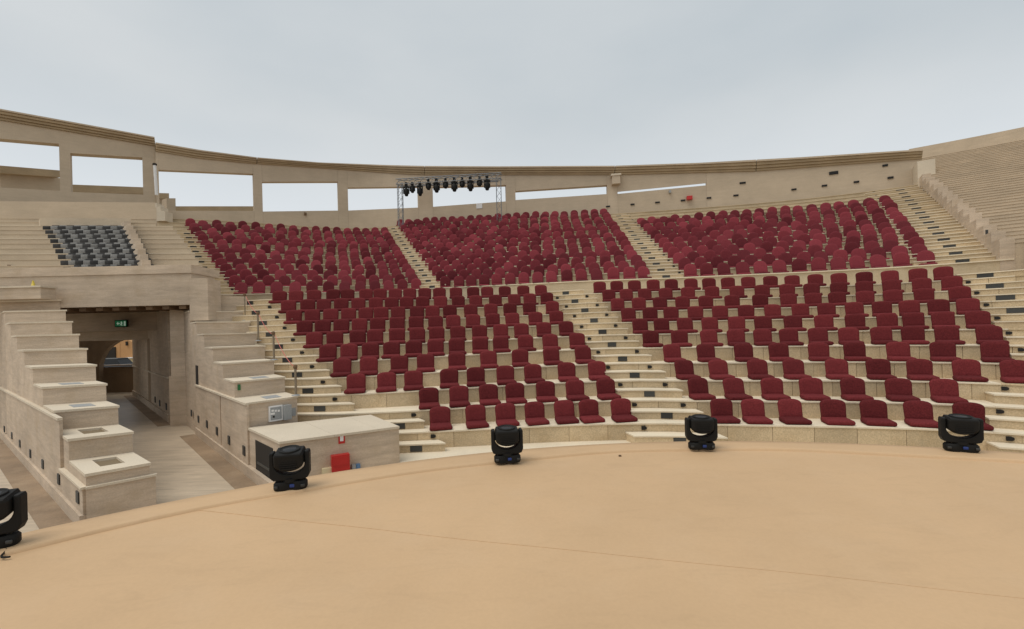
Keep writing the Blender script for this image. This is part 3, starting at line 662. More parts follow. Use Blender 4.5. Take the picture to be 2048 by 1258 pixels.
o_, pos, hh = on_face(677, 867.5, 689.5, 887, .012, PBk, PC, None, 'fire_sign', M['red']); tag(o_, 'small red and white fire hose sign above the red cabinet', 'sign')
on_face(680, 871, 686.5, 882, .016, PBk, PC, o_, 'pictogram', M['white'])
o_, _, _ = on_face(643.5, 934.5, 662, 951, .10, PBk, PC, None, 'junction_box', M['cream']); tag(o_, 'cream junction box left of the red fire cabinet', 'box')
sk = thing('socket_outlets', 'pair of grey and blue power sockets right of the red cabinet', 'socket', (-3.2, 9.8, GZ))
on_face(703, 928, 710, 944, .09, PBk, PC, sk, 'grey_socket', M['panel']); on_face(711.5, 927, 719, 942, .09, PBk, PC, sk, 'blue_socket', M['blue'])
# service opening in the plinth's passage face: flat panel, recess shade put into its colour
so_ = thing('service_hatch', 'dark service hatch in the passage side of the low plinth', 'hatch', (-5.2, 9.6, GZ))
on_face(514, 889, 546, 975, .012, PBk, PA, so_, 'hatch_shade', M['dark']); on_face(516, 931, 545, 936, .02, PBk, PA, so_, 'hatch_rail', M['plate'])
# control box on the lowest step of the right pier
cb = thing('control_box', 'open grey control box on the right stepped pier', 'control box', (-5.8, 10.9, -1.7))
on_face(537, 811, 563, 841.5, .06, L2_[0], R2[0], cb, 'housing', M['white']); on_face(539, 813.5, 560.5, 838.5, .064, L2_[0], R2[0], cb, 'panel', M['panel'])
for qx, qy, w in ((543, 821, 5), (549, 821, 4), (555, 821, 4), (543, 827, 8), (545, 833, 4)): on_face(qx - w / 2, qy - 2, qx + w / 2, qy + 2, .068, L2_[0], R2[0], cb, 'switch', M['dark'] if qy > 830 else M['white'])
on_face(564, 809, 577, 838, .16, L2_[0], R2[0], cb, 'door', M['panel']); on_face(578, 816, 591, 832, .01, L2_[0], R2[0], cb, 'notice', M['panel'])
o_, _, _ = on_face(475.5, 769, 480.5, 780.5, .02, L2_[1], R2[1], None, 'green_plate', M['green']); tag(o_, 'small dark green plate on the second step of the right pier', 'plate')
# passage side of the right pier: skirting, mouldings, lights
pR, qR = (-4.705, 8.94), (-10.6, 15.09)
lenR = math.hypot(qR[0] - pR[0], qR[1] - pR[1])
face_bar('skirting', pR, qR, 0, lenR, .0, .09, GZ, GZ + .25, M['grey'], P2); 
for sA in (2.1, 4.9, 7.6): face_bar('base_panel', pR, qR, sA, min(sA + 2.69, lenR), .0, .045, GZ + .255, -1.56, M['grey'], P2)
face_bar('base_moulding', pR, qR, 2.1, lenR, .0, .075, -1.56, -1.51, M['greycop'], P2)
for px, py in ((383, 826), (397, 838), (414, 848), (434, 862), (458, 880), (488, 901)):
    s_ = line_hit(pR, qR, px); w = along(pR, qR, s_, .045); z = zpix(w[0], w[1], py)
    face_bar('wall_light', pR, qR, s_ - .10, s_ + .10, .045, .022, z - .11, z + .11, M['plate'], P2)
s_ = line_hit(pR, qR, 393); face_bar('niche_shade', pR, qR, s_ - .18, s_ + .18, .0, .02, zpix(*along(pR, qR, s_, 0), 770), zpix(*along(pR, qR, s_, 0), 731), M['dark'], P2)  # no hollow built; a dark slab carries the wall niche's shade in its colour

# ------------------------------------------------------------------ passage roof, inner walls, far arch
PG = thing('passage_gateway', 'wide passage gateway with a thick stone lintel', 'gateway', (-14, 15.7, GZ))
def lint(name, pts, z0, z1, dep, m, parent=PG): return bar(name, pts, dep, z0, z1, m, parent)
zt_, zb_ = 2.34, 1.23
eA, eB = atd(379, 600, 15.78), atd(416, 600, 15.86)
lint('lintel', ((-18.6, 15.72), (eA[0] - .004, 15.9)), zb_, zt_, 1.3, M['grey'])
lint('lintel_cap', ((-18.6, 15.69), (-11.25, 15.86)), zt_ + .003, zt_ + .30, 1.6, M['grey'])
lint('lintel_end', (eA[:2], eB[:2]), atd(400, 641, 15.8)[2], atd(400, 556, 15.8)[2], .9, M['grey'])
lint('side_wall', ((eB[0] - .75, 16.8), (eB[0] + .35, 17.6)), GZ, 1.62, 1.2, M['grey'])
lint('ledge_block', ((-22, 14.9), (-15.62, 14.95)), 1.49, 1.86, .5, M['grey'])
lint('ledge_cap', ((-22, 14.86), (-15.58, 14.91)), 1.863, 1.92, .58, M['greycop'])
# ceiling slab with short wooden rafters under the lintel
lint('ceiling', ((-21.5, 17.03), (-10.9, 17.2)), zb_ + .02, zb_ + .2, 15.0, M['wood'])
for i in range(8):
    p_ = atd(140 + i * 33, 618, 16.1); bb = MB(); bb.box(p_[0] - .12, p_[0] + .12, 15.95, 17.0, zb_ - .14, zb_ - .003); bb.build('rafter', M['wood'], PG)
# inner beam with the exit sign, walls
lint('inner_beam', ((-23, 19.3), (-12.9, 19.45)), .45, zb_ + .01, .6, M['grey'])
lint('inner_beam', ((-23.5, 21.6), (-16.0, 21.7)), .05, .7, .6, M['grey'])
wp = [(-12.68, 16.78), (-22.5, 26.65)]
lint('column', ((-12.70, 16.72), (-11.98, 16.85)), GZ, zb_ - .002, 1.1, M['grey'])
lint('column_base', ((-12.74, 16.66), (-11.95, 16.79)), GZ, -1.35, .06, M['grey'])
def wallbar(name, p, q, sa, sb_, z0, z1, th, m): return face_bar(name, p, q, sa, sb_, 0, th, z0, z1, m, PG)
LW_ = math.hypot(wp[1][0] - wp[0][0], wp[1][1] - wp[0][1])
for sa, sb_, th in ((.9, 6.2, -.5), (7.2, LW_, -.5)): wallbar('inner_wall', wp[0], wp[1], sa, sb_, GZ, zb_, th, M['grey'])
wallbar('inner_wall', wp[0], wp[1], 6.205, 7.195, .1, zb_, -.5, M['grey']); wallbar('recess_back', wp[0], wp[1], 6.2, 7.2, GZ, .1, -.5 - .02, M['brown'])
wallbar('inner_skirting', wp[0], wp[1], .9, LW_, GZ, GZ + .3, .06, M['grey']); wallbar('inner_moulding', wp[0], wp[1], .9, LW_, -1.5, -1.45, .05, M['greycop'])
for px, py in ((308, 799), (317, 806), (330, 813)):
    s_ = line_hit(wp[0], wp[1], px); w = along(wp[0], wp[1], s_, .0); z = zpix(w[0], w[1], py); wallbar('wall_light', wp[0], wp[1], s_ - .1, s_ + .1, z - .13, z + .13, .03, M['plate'])
# left inner wall of the passage
lint('inner_wall', ((-29, 27), (-22.0, 21.4)), GZ, zb_, .6, M['grey'])
# end wall with a round arch, built as a fan of blocks round the opening
EA, ED = 27.2, 27.2
pc = atd(262, 742, ED); rad = 1.95; cz = pc[2] + .03; EW = MB()
xa, xb = -30.0, -22.4
seg = 14
pts = [(pc[0] + rad * math.cos(pi - pi * i / seg), cz + rad * math.sin(pi - pi * i / seg)) for i in range(seg + 1)]
def vblock(bb, x0, x1, z0a, z0b, z1): bb.hexa([(x0, ED, z0a), (x1, ED, z0b), (x1, ED + .3, z0b), (x0, ED + .3, z0a)], [(x0, ED, z1), (x1, ED, z1), (x1, ED + .3, z1), (x0, ED + .3, z1)])
vblock(EW, xa, pts[0][0], GZ, GZ, zb_ + .3)
for i in range(seg): vblock(EW, pts[i][0], pts[i + 1][0], pts[i][1], pts[i + 1][1], zb_ + .3)
vblock(EW, pts[-1][0], pts[-1][0] + 2, GZ, GZ, zb_ + .3)
EW.build('end_wall', M['brown'], PG)
xs = thing('exit_sign', 'green illuminated exit sign with running figure over the passage', 'sign', atd(240.5, 646, 19.2))
def plate(px0, py0, px1, py1, d, th, name, m, parent):
    A, B = atd(px0, py1, d), atd(px1, py0, d); bb = MB(); bb.box(A[0], B[0], d, d + th, A[2], B[2]); return bb.build(name, m, parent)
plate(229.5, 639.5, 253, 654.5, 19.2, .09, 'sign_case', M['dark'], xs); plate(230.5, 641, 252, 653, 19.185, .014, 'sign_face', M['exit'], xs)
# arrow, running figure and door of the pictogram
def poly_on(pts, d, name, m, parent, th=.006):
    q = [atd(px, py, d) for px, py in pts]; n_ = len(q); bb = MB(); bb.add([(p[0], d, p[2]) for p in q] + [(p[0], d + th, p[2]) for p in q], [tuple(range(n_)), tuple(range(2 * n_ - 1, n_ - 1, -1))] + [(i, (i + 1) % n_, n_ + (i + 1) % n_, n_ + i) for i in range(n_)]); return bb.build(name, m, parent)
poly_on([(233, 647), (236, 643.5), (236, 645.8), (239, 645.8), (239, 648.2), (236, 648.2), (236, 650.5)], 19.178, 'arrow', M['exitw'], xs)
poly_on([(241, 645), (242.5, 642.5), (244, 644.5), (245, 646.5), (243.6, 647.6), (244.6, 651.5), (243, 651.5), (242, 648.6), (240.6, 651), (239.8, 650.2), (241.5, 647)], 19.178, 'running_figure', M['exitw'], xs)
poly_on([(247.5, 642.5), (251, 642.5), (251, 651.5), (247.5, 651.5)], 19.178, 'door_symbol', M['exitw'], xs)
# floor of the passages
b = MB(); b.prism([(-60, 5), (-4, 4), (-2.6, 9.5), (-3.9, 12), (-12, 17), (-23, 30.), (-60, 30.)], GZ - .12, GZ)
tag(b.build('passage_paving', M['pave']), 'veined marble paving of the passages beside the stage', kind='structure')
for (p, q, s1_, s2_, off) in ((pL, qL, -1.2, 20, .10), (pR, qR, -2.2, lenR + .2, .09), (wp[0], wp[1], .3, LW_, .06)):
    a_, b_, c_, d_ = along(p, q, s1_, off), along(p, q, s2_, off), along(p, q, s2_, off + .40), along(p, q, s1_, off + .40); bb = MB(); bb.prism([a_, b_, c_, d_][::-1], GZ + .001, GZ + .006); tag(bb.build('border_paving', M['brown']), 'dark brown stone border along the passage wall', kind='structure')
# beyond the arch
OB = thing('orange_building', 'orange rendered gabled building seen through the passage arch', 'building', (-46, 56, GZ))
def ppoly(pts, d, th, name, m, parent): return poly_on(pts, d, name, m, parent, th)
ppoly([(170, 780), (170, 715), (213, 688), (213, 695), (240, 670), (240, 780)], 52, 5, 'left_wall', M['orange'], OB); ppoly([(240.6, 780), (240.6, 671), (275, 690), (275, 780)], 52, 6, 'right_wall', M['orange'], OB)
plate(196, 694, 230.5, 742, 51.9, .09, 'doorway', M['dark'], OB); plate(246, 714.5, 275, 717, 51.2, .8, 'canopy', M['white'], OB); plate(249, 717.2, 275, 733, 51.7, .3, 'shutter', M['cream'], OB); plate(251, 683, 254, 691, 51.85, .15, 'wall_lamp', M['dark'], OB)
lw = thing('low_dark_wall', 'low dark stone wall outside the passage arch', 'wall', (-38, 42, GZ)); plate(150, 732.5, 300, 806, 28.2, .5, 'wall_body', M['brown'], lw); plate(150, 730, 300, 732.4, 28.1, .7, 'wall_cap', M['brown'], lw)
cv = thing('parked_car', 'dark parked car seen through the passage arch', 'car', atd(212, 735, 46))
A = atd(200, 748, 46); x0 = A[0] - 1.6
def cbox(z0, z1, xa, xb, ya, yb, tp, name, m):
    bb = MB(); bb.hexa([(x0 + xa, 46 + ya, A[2] + z0), (x0 + xb, 46 + ya, A[2] + z0), (x0 + xb, 46 + yb, A[2] + z0), (x0 + xa, 46 + yb, A[2] + z0)], [(x0 + xa + tp, 46 + ya + .1, A[2] + z1), (x0 + xb - tp, 46 + ya + .1, A[2] + z1), (x0 + xb - tp, 46 + yb - .1, A[2] + z1), (x0 + xa + tp, 46 + yb - .1, A[2] + z1)]); bb.build(name, m, cv)
cbox(.25, .95, 0, 4.2, 0, 1.8, .08, 'body', M['car']); cbox(.955, 1.5, .8, 3.6, .1, 1.7, .45, 'cabin', M['glass']); cbox(1.505, 1.56, 1.2, 3.2, .2, 1.6, .05, 'roof', M['plate'])
for wx in (.8, 3.3):
    bb = MB(); bb.tube((x0 + wx, 45.95, A[2] + .33), (x0 + wx, 46.2, A[2] + .33), .33, 14); bb.build('wheel', M['black'], cv)

# ------------------------------------------------------------------ stair posts and rope
PST = [((589, 731), (592, 791), 0.02), ((544.5, 664), (548, 720), 0), ((513.5, 624.5), (516.8, 682), 0), ((488.5, 588), (490.5, 641), 0)]
tops = []
for i, (t_, b_, _) in enumerate(PST):
    d = (11.3, 13.1, 15.0, 16.8)[i]; A, B = atd(*b_, d), atd(*t_, d); B = (A[0], A[1], B[2]); tops.append(B)
    e_ = thing('rope_post', ('metal rope post nearest the stage on the left stair', 'second metal rope post up the left stair', 'third metal rope post up the left stair', 'highest metal rope post on the left stair')[i], 'post', A, 0, 'rope posts along the left stair')
    r_ = .030 if i < 3 else .02
    bb = MB(); bb.tube(A, B, r_, 10); bb.build('shaft', M['brass'], e_)
    bb = MB(); bb.lathe([(.04, 0), (.05, .02), (.05, .07), (.03, .10)], 10, Matrix.Translation((B[0], B[1], B[2] - .08))); bb.build('head', M['wood'], e_)
    bb = MB(); bb.lathe([(.10, 0), (.10, .015), (.03, .03)], 12, Matrix.Translation(A)); bb.build('base', M['panel'], e_)
bb = MB()
for i in range(3):
    A, B = Vector(tops[i]), Vector(tops[i + 1]); pr = None
    for k in range(9):
        t_ = k / 8; p_ = A.lerp(B, t_); p_.z -= .10 + (.28 if i < 2 else .2) * 4 * t_ * (1 - t_) * .5; p_.x += .05
        if pr: bb.tube(pr, p_, .009, 6)
        pr = p_
tag(bb.build('barrier_rope', M['rope']), 'pink rope strung between the metal posts of the left stair', 'rope')
# small rope barrier at the far left edge
A, B = atd(19, 572, 17.5), atd(10, 512, 17.5)
e_ = thing('rope_post', 'metal rope post at the far left edge of the left tier', 'post', A); bb = MB(); bb.tube(A, (A[0], A[1], A[2] + .75), .03, 8); bb.build('shaft', M['brass'], e_); bb = MB(); bb.tube((A[0], A[1], A[2] + .72), (A[0], A[1], A[2] + .82), .05, 8); bb.build('head', M['wood'], e_)
C_ = atd(6, 510, 19.5); e2 = thing('rope_post', 'upper pink-headed rope post at the far left edge', 'post', C_); bb = MB(); bb.tube((C_[0], C_[1], C_[2] - .7), C_, .03, 8); bb.build('shaft', M['brass'], e2); bb = MB(); bb.tube(C_, (C_[0], C_[1], C_[2] + .1), .05, 8); bb.build('head', M['rope'], e2)
bb = MB(); pr = None
for k in range(7):
    t_ = k / 6; p_ = Vector((A[0], A[1], A[2] + .74)).lerp(Vector(C_), t_); p_.z -= .12 * 4 * t_ * (1 - t_)
    if pr: bb.tube(pr, p_, .02, 6)
    pr = p_
tag(bb.build('barrier_rope', M['rope']), 'short pink rope between two posts at the far left edge', 'rope')
A = atd(66.5, 573, 15.2); e_ = thing('caution_cone', 'tiny yellow cone on the ledge above the passage', 'cone', A); bb = MB(); bb.lathe([(.10, 0), (.10, .02), (.05, .03), (.02, .2)], 10, Matrix.Translation(A)); bb.build('cone', M['yellow'], e_)

# ------------------------------------------------------------------ seats
def pillow(W, H, b0, n, T, curve, lean, nx=10, nb=10, z0=0.03):
    """upholstered back: rounded outline, bulging front, flat back"""
    vs, fs = [], []
    bs = [math.sin(pi / 2 * i / nb) for i in range(nb + 1)]
    def w(b_): return W * (1 - max(0, (b_ - b0) / (1 - b0)) ** n) ** (1 / n) if b_ < 1 else W * .18
    def P(a, b_, s):
        x = w(b_) * a * (1 - .06 * (1 - b_)); th = T * ((1 - abs(a) ** 6) * (1 - abs(2 * b_ - 1) ** 8)) ** .5
        y = -s * th * (.62 if s > 0 else .38) - curve * (a * w(b_) / W) ** 2; z = b_ * H
        return (x, y + z * math.tan(lean), z0 + z)
    m_ = nx + 1
    for s in (1, -1):
        base = len(vs)
        for b_ in bs:
            for i in range(m_): vs.append(P(math.sin(pi / 2 * (2 * i / nx - 1)), b_, s))
        for r_ in range(nb):
            for i in range(nx):
                f = (base + r_ * m_ + i, base + r_ * m_ + i + 1, base + (r_ + 1) * m_ + i + 1, base + (r_ + 1) * m_ + i); fs.append(f if s > 0 else f[::-1])
    bm = bmesh.new(); V = [bm.verts.new(v) for v in vs]; bm.verts.ensure_lookup_table()
    for f in fs: bm.faces.new([V[i] for i in f])
    bmesh.ops.remove_doubles(bm, verts=bm.verts, dist=.0008); bmesh.ops.dissolve_degenerate(bm, dist=1e-5, edges=bm.edges); bmesh.ops.recalc_face_normals(bm, faces=bm.faces)
    for f in bm.faces: f.smooth = True
    return bm
def padmesh(W, D, H):
    bm = rbox(W, D, H, .045, 3, (0, 0, H / 2))
    for v in bm.verts:                                 # tapered, softly crowned, front lip rolled
        t_ = (v.co.y + D / 2) / D; v.co.x *= 1.0 + .03 * (1 - t_) - .05 * t_
        if v.co.z > H * .6: v.co.z += .012 * (1 - (2 * v.co.x / W) ** 2) - .02 * (1 - t_) ** 3
    return bm
SEATY = .30                                            # pad centre behind the nosing
lpad = [bmesh_to(padmesh(.56, .47, .12), 'seat_pad')]
lbk = [bmesh_to(pillow(.275, .50, .72, 2.8, .085, .03, math.radians(a)), 'backrest') for a in (9, 11, 7, 13)]
upad = bmesh_to(padmesh(.54, .44, .09), 'seat_pad')
ubk = [bmesh_to(pillow(.30, .64, .56, 2.1, .05, .02, math.radians(a), 8, 8), 'backrest') for a in (3, 8, 14, 22)]
for me in lpad + lbk: me.materials.append(M['seat'])
for me in [upad] + ubk: me.materials.append(M['seatu'])
def seat(kind, loc, rz, label, grp):
    e_ = thing('square_seat' if kind == 'l' else 'round_chair', label, 'seat' if kind == 'l' else 'chair', loc, rz, grp)
    p_ = link('seat_pad', (lpad[0] if kind == 'l' else upad), None, e_); p_.location = (0, 0, .004)
    p_.rotation_euler = (random.uniform(-.012, .02), random.uniform(-.012, .012), 0)
    if kind == 'l': q_ = link('backrest', random.choice(lbk), None, e_, (0, .19, .0))
    else: q_ = link('backrest', random.choice(ubk), None, e_, (0, .18, .0))
    q_.rotation_euler = (random.uniform(-.05, .035), random.uniform(-.02, .02), random.uniform(-.03, .03))
    return e_
def lin_tab(t, x):
    if x <= t[0][0]: return t[0][1]
    for (a, c), (b_, d) in zip(t, t[1:]):
        if x <= b_: return c + (d - c) * (x - a) / (b_ - a)
    return t[-1][1]
PHL = [(-.2, -.26), (0, -.24), (1, -.08), (2, .70), (3, 1.05)]
PHU = [(-.2, -.5), (0, -.45), (1, -.12), (2, .16), (3, .5), (4, .7)]
LWX = {1: [876, 948, 1010, 1068, 1127, 1177, 1242], 2: [854, 914, 975, 1028, 1089, 1150, 1212], 3: [705, 768, 823, 895, 949, 1009, 1064, 1132, 1193], 4: [678, 732, 793, 848, 911, 975, 1038, 1102, 1166],
 5: [649, 692, 736, 779, 824, 868, 911, 958, 1000, 1050, 1100, 1153], 6: [622, 665, 710, 746, 791, 831, 871, 913, 957, 1000, 1042, 1087, 1133], 7: [603, 639, 677, 714, 752, 791, 829, 868, 904, 944, 985, 1023, 1070, 1112],
 8: [583, 620, 657, 692, 727, 759, 793, 831, 863, 898, 940, 981, 1019, 1059, 1104], 9: [572, 610, 642, 678, 713, 748, 781, 811, 843, 879, 915, 950, 989, 1028, 1059, 1093], 10: [553, 587, 624, 662, 692, 729, 757, 788, 817, 847, 877, 910, 945, 973, 1009, 1046, 1082]}
RWX = {1: [1443, 1507, 1582, 1667, 1748, 1836, 1935], 2: [1398, 1470, 1544, 1623, 1706, 1797, 1889], 3: [1370, 1438, 1515, 1588, 1674, 1756, 1839, 1932, 2030], 4: [1345, 1413, 1488, 1558, 1637, 1710, 1796, 1884, 1988],
 5: [1301, 1358, 1419, 1472, 1525, 1578, 1637, 1697, 1763, 1825, 1894, 1978], 6: [1281, 1324, 1371, 1420, 1473, 1527, 1586, 1647, 1710, 1774, 1826, 1886, 1955], 7: [1257, 1300, 1342, 1390, 1440, 1492, 1546, 1601, 1652, 1709, 1763, 1818, 1877, 1934],
 8: [1236, 1278, 1320, 1365, 1412, 1465, 1520, 1576, 1626, 1674, 1729, 1786, 1848, 1919], 9: [1218, 1253, 1289, 1332, 1376, 1424, 1474, 1524, 1574, 1622, 1676, 1728, 1783, 1843, 1902], 10: [1199, 1233, 1269, 1307, 1342, 1382, 1418, 1456, 1497, 1541, 1584, 1630, 1677, 1728, 1780, 1835, 1885]}
for nm, tab, side in (('left', LWX, 0), ('right', RWX, 1)):
    for k, xs_ in tab.items():
        for i, px in enumerate(xs_):
            o = lo_o(k) + .46; u = u_at(low, o, lo_z(k) + .3, px); ph = lin_tab(PHL, u) + random.uniform(-.05, .05)
            q = low(u, lo_o(k) + (SEATY if u > .45 else .22 + .18 * max(0, u))); rwn = 'front row' if k == 1 else WORDS[k - 1] + ' row up'
            lbl = 'maroon square-backed seat, %s from left in the %s of the lower %s block' % (WORDS[i], rwn, nm)
            seat('l', (q[0] + random.uniform(-.01, .01), q[1], q[2] + lo_z(k)), -ph, lbl, 'maroon seats of the lower %s block' % nm)
# upper seats: three wedges between the stairs
cand = []
for w, (a, nrow, e0, e1, xl) in enumerate(((0, 14, 1.05, .98, None), (1, 16, .80, 1.0, None), (2, 12, 1.08, 1.15, None))):
    for j in range(nrow):
        o = up_o(j) + .3; u0 = a + (e0 - (.045 * j if w == 0 else 0)) / spd(upp, a + .1, o); u1 = a + 1 - e1 / spd(upp, a + .9, o)
        Lr = sum(math.dist(upp(p_, o)[:2], upp(q_, o)[:2]) for p_, q_ in zip(lin(u0, u1, 20), lin(u0, u1, 20)[1:])); pitch = .74
        m_ = max(2, int(Lr / pitch)); st_ = random.uniform(-.12, .12)
        for i in range(m_ + 1):
            u = u0 + (u1 - u0) * (i + (st_ if 0 < i < m_ else 0)) / m_
            if o > o_wall(u) - .75: continue
            q = upp(u, up_o(j) + .28); cand.append((q[1], w, j, i, u, (q[0], q[1], q[2] + up_z(j))))
cand.sort(key=lambda c_: c_[0] + 0.0 * c_[2])
keep = cand[:300]; far = cand[300:]
for d, w, j, i, u, loc in keep:
    nm = ('left', 'middle', 'right')[w]; rwn = 'front row' if j == 0 else WORDS[j] + ' row up'
    seat('u', loc, -lin_tab(PHU, u) + random.uniform(-.12, .12), 'maroon round-topped chair, %s from left in the %s of the upper %s block' % (WORDS[i] if i < len(WORDS) else 'last', rwn, nm), 'maroon chairs of the upper %s block' % nm)
def seat_mass(far):
    """remaining far seats joined: low detail round-topped back and pad"""
    bm0 = pillow(.30, .64, .56, 2.1, .05, .02, 0, 6, 6); bm0.verts.ensure_lookup_table(); bv = [v.co.copy() for v in bm0.verts]; bf = [[v.index for v in f.verts] for f in bm0.faces]; bm0.free()
    groups = [MB(), MB(), MB(), MB()]
    for d, w, j, i, u, loc in far:
        Mx = Matrix.Translation(loc) @ Matrix.Rotation(-lin_tab(PHU, u) + random.uniform(-.12, .12), 4, 'Z'); tl = random.choice((.05, .17, .3, .42)); g = random.choice(groups)
        B_ = Mx @ Matrix.Translation((0, .18, 0)) @ Matrix.Rotation(-tl, 4, 'X'); g.add([B_ @ v for v in bv], bf, True)
        x, y = .27, .21; g.add([Mx @ Vector(p) for p in ((-x, -y, .005), (x, -y, .005), (x, y, .005), (-x, y, .005), (-x, -y, .075), (x, -y, .075), (x, y, .085), (-x, y, .085))], [(3, 2, 1, 0), (4, 5, 6, 7), (0, 1, 5, 4), (1, 2, 6, 5), (2, 3, 7, 6), (3, 0, 4, 7)])
    allm = MB(); cols = []
    for gi, g in enumerate(groups):
        n0 = len(allm.f); allm.add(g.v, g.f); allm.sm[n0:] = g.sm; cols += [gi] * len(g.f)
    o_ = allm.build('far_seats', None)
    for k_ in range(4): o_.data.materials.append(mat('maroon_velour_%d' % k_, tuple(c_ * (1.32, .98, .78, 1.12)[k_] for c_ in (.166, .028, .035)), .95, speck=.18, spec=.15))
    o_.data.polygons.foreach_set('material_index', cols); o_.data.update()
    tag(o_, 'hundreds of maroon round-topped seats in the upper rows under the rear wall', 'seats', kind='stuff')
seat_mass(far)

# ------------------------------------------------------------------ lighting truss with lamps
TA, TB = atd(801.5, 431, 36.5), atd(998.5, 421, 35.2)
TZA, TZB = atd(798, 366, 36.5)[2], atd(997, 354, 35.2)[2]
tr = thing('lighting_truss', 'silver goal-post lighting truss in front of the rear wall', 'truss', TA)
def ladder(bb, A, B, w, up, n_, r_=.032):
    A, B, up = Vector(A), Vector(B), Vector(up); d = (B - A).normalized(); sd = d.cross(up).normalized(); cs = [(a * w / 2, c_ * w / 2) for a, c_ in ((-1, -1), (1, -1), (1, 1), (-1, 1))]
    P_ = lambda t_, c_: A.lerp(B, t_) + up * c_[1] + sd * c_[0]
    for c_ in cs: bb.tube(P_(0, c_), P_(1, c_), r_, 6)
    for i in range(n_):
        for k_ in range(4): bb.tube(P_(i / n_, cs[k_]), P_((i + 1) / n_, cs[(k_ + 1) % 4]), r_ * .55, 4, cap=False)
for base, tz, y in ((TA, TZA, 0), (TB, TZB, 0)):
    bb = MB(); ladder(bb, (base[0], base[1], base[2] - .9), (base[0], base[1], tz), .36, (0, 1, 0), 7, .026); bb.build('leg', M['steel'], tr)
bb = MB(); ladder(bb, (TA[0] - .25, TA[1], TZA + .05), (TB[0] + .25, TB[1], TZB + .05), .42, (0, 0, 1), 18); bb.build('top_chord', M['steel'], tr)
bb = MB(); bb.tube((TA[0], TA[1], TZA - .33), (TB[0], TB[1], TZB - .33), .05, 8); bb.build('lamp_bar', M['steel'], tr)
for i, (px, h, w) in enumerate(((812.5, 19, 10), (824.7, 13, 9), (839.8, 20, 10), (856.8, 13, 9), (873, 19, 11), (891, 12, 9), (908.6, 19, 11), (924.4, 12, 9), (940.7, 20, 11), (959, 12, 9), (974, 20, 11))):
    t_ = (px - 798) / (997 - 798); d = TA[1] + (TB[1] - TA[1]) * t_; py = 370 - t_ * 11 + (4 if i < 3 else 0); A = atd(px, py, d - .1); s_ = d / F; H, Wd = h * s_, w * s_ / 2
    e_ = thing('stage_light', 'black stage lamp hanging from the truss, %s from its left end' % WORDS[i], 'stage lamp', A, 0, 'stage lamps on the lighting truss')
    bb = MB(); bb.box(A[0] - Wd * .5, A[0] + Wd * .5, A[1] - Wd * .5, A[1] + Wd * .5, A[2] - .02, A[2] + .32); bb.build('clamp', M['black'], e_)
    bb = MB()
    for s in (-1, 1): bb.box(A[0] + s * Wd - .03, A[0] + s * Wd + .03, A[1] - .08, A[1] + .08, A[2] - H * .75, A[2])
    bb.box(A[0] - Wd, A[0] + Wd, A[1] - .1, A[1] + .1, A[2] - .1, A[2]); bb.build('yoke', M['black'], e_)
    bb = MB(); bb.lathe([(Wd * .5, -H), (Wd * .62, -H * .97), (Wd * .9, -H * .72), (Wd * .92, -H * .4), (Wd * .6, -H * .2)], 12, Matrix.Translation(A)); bb.build('head', M['black'], e_)

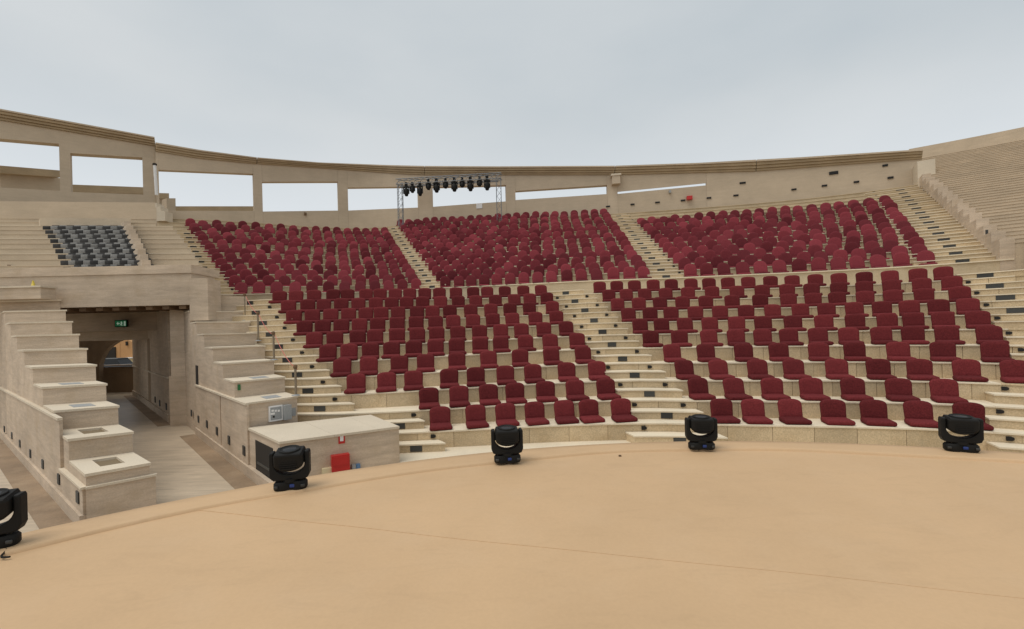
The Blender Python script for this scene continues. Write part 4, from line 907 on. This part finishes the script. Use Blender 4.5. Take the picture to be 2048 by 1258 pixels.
# ------------------------------------------------------------------ moving heads on the stage edge
def make_head(loc, rz, label, tilt, s=1.):
    e_ = thing('moving_head_light', label, 'stage lamp', loc, rz, 'moving-head lights along the stage edge'); e_.scale = (s, s, s)
    def pb(name, bm, m): return link(name, bmesh_to(bm, name), m, e_)
    # base: two rounded feet joined by a waist
    bb = MB(); pr = []
    for i in range(40):
        a = 2 * pi * i / 40; x = .165 * math.cos(a); r_ = .085 * (1 - .42 * math.exp(-(x / .05) ** 2)); y = r_ * (abs(math.sin(a)) ** .6) * (1 if math.sin(a) >= 0 else -1); pr.append((x, y))
    n_ = 40; lv = []
    for z, k_ in ((.004, .93), (.02, 1), (.075, 1), (.095, .9)): lv += [(x * k_, y * k_, z) for x, y in pr]
    bb.add(lv, [(r_ * n_ + i, r_ * n_ + (i + 1) % n_, (r_ + 1) * n_ + (i + 1) % n_, (r_ + 1) * n_ + i) for r_ in range(3) for i in range(n_)], True); bb.add(lv[:n_], [tuple(range(n_ - 1, -1, -1))]); bb.add(lv[3 * n_:], [tuple(range(n_))])
    base = link('base', bb.mesh('base'), M['black'], e_)
    bm = rbox(.07, .012, .035, .004, 1, (.035, -.062, .052)); link('display', bmesh_to(bm, 'display'), M['led'], base)
    for x in (-.13, .13):
        bm = rbox(.04, .012, .03, .004, 1, (x, -.078, .05)); link('connector', bmesh_to(bm, 'connector'), M['plate'], base)
    bb = MB(); bb.tube((0, 0, .09), (0, 0, .125), .075, 18); link('pan_bearing', bb.mesh('pan_bearing'), M['black'], e_)
    # U-shaped yoke
    out = [(-.185, .41), (-.195, .39), (-.195, .17), (-.175, .125), (-.13, .11), (.13, .11), (.175, .125), (.195, .17), (.195, .39), (.185, .41), (.155, .41)]
    inn = [(.150 * math.cos(t_), .285 - .115 * math.sin(t_)) for t_ in [pi * i / 14 for i in range(15)]]
    poly = out + [(.15, .395)] + inn + [(-.15, .395), (-.155, .41)]
    for d_ in (0,):
        bm = bmesh.new(); f = bm.faces.new([bm.verts.new((x, -.06, z)) for x, z in poly]); r_ = bmesh.ops.extrude_face_region(bm, geom=[f]); bmesh.ops.translate(bm, vec=(0, .12, 0), verts=[v for v in r_['geom'] if isinstance(v, bmesh.types.BMVert)]); bmesh.ops.recalc_face_normals(bm, faces=bm.faces)
        bmesh.ops.bevel(bm, geom=[ed for ed in bm.edges if abs(ed.verts[0].co.y - ed.verts[1].co.y) < .01], offset=.012, segments=2, profile=.5, affect='EDGES'); bmesh.ops.triangulate(bm, faces=[f for f in bm.faces if len(f.verts) > 4]); link('yoke', bmesh_to(bm, 'yoke'), M['black'], e_)
    # head barrel between the arms, lens upwards
    R_ = Matrix.Translation((0, 0, .31)) @ Matrix.Rotation(tilt, 4, 'X')
    ol = [(.143 * math.cos(t_), -.005 - .083 * math.sin(t_)) for t_ in [pi * i / 16 for i in range(17)]][::-1] + [(.143, .085), (.128, .115), (-.128, .115), (-.143, .085)]
    bm = bmesh.new(); f = bm.faces.new([bm.verts.new((x, -.115, z)) for x, z in ol]); r_ = bmesh.ops.extrude_face_region(bm, geom=[f]); bmesh.ops.translate(bm, vec=(0, .23, 0), verts=[v for v in r_['geom'] if isinstance(v, bmesh.types.BMVert)]); bmesh.ops.recalc_face_normals(bm, faces=bm.faces)
    bmesh.ops.bevel(bm, geom=[ed for ed in bm.edges if abs(ed.verts[0].co.y - ed.verts[1].co.y) < .01], offset=.03, segments=3, profile=.5, affect='EDGES'); bmesh.ops.triangulate(bm, faces=[f for f in bm.faces if len(f.verts) > 4]); bmesh.ops.transform(bm, matrix=R_, verts=bm.verts)
    hd = link('head', bmesh_to(bm, 'head'), M['black'], e_)
    bb = MB(); bb.lathe([(.100, .105), (.106, .128), (.098, .131), (.092, .122)], 28, R_); link('lens_ring', bb.mesh('lens_ring'), M['black'], hd)
    bb = MB(); bb.lathe([(.092, .112), (.06, .124), (.0005, .128)], 28, R_); link('lens', bb.mesh('lens'), M['lens'], hd)
    bb = MB()
    for i in range(6): bb.box(-.085, .085, -.1205, -.112, .24 + i * .022, .25 + i * .022)
    link('cooling_ribs', bb.mesh('cooling_ribs'), M['black'], hd)
    bb = MB(); bb.tube((-.165, 0, .31), (.165, 0, .31), .035, 12); link('tilt_axle', bb.mesh('tilt_axle'), M['black'], e_)
    return e_
for px, py, rz, lb_, tl in ((-16, 1096, .45, 'black moving-head light cut by the left edge of the photo', .12), (582, 978, .25, 'black moving-head light on stage in front of the red fire cabinet', .14), (1015, 924, .10, 'black moving-head light on stage left of centre before the lower left block', .08), (1403, 898, -.12, 'black moving-head light on stage at the foot of the middle stair', .05), (1922, 902, -.45, 'black moving-head light on stage near the right edge, largest in view', .06)):
    q = atz(px, py, SZ + .024); make_head(q, rz, lb_, tl)
q = atz(20, 1090, SZ + .02); bb = MB(); pr = None
for k in range(12):
    p_ = Vector((q[0] + .03 * k - .1, q[1] - .03 * math.sin(k * .9) - .02 * k, SZ + .022))
    if pr: bb.tube(pr, p_, .008, 6)
    pr = p_
tag(bb.build('power_cable', M['black']), 'short black cable on stage below the leftmost moving-head light', 'cable')
# small dark peg on the sheet
q = atz(1240, 913, SZ); bb = MB(); bb.tube((q[0], q[1], SZ), (q[0], q[1], SZ + .018), .018, 8); tag(bb.build('floor_peg', M['wood']), 'tiny dark floor peg on the stage right of centre', 'peg')
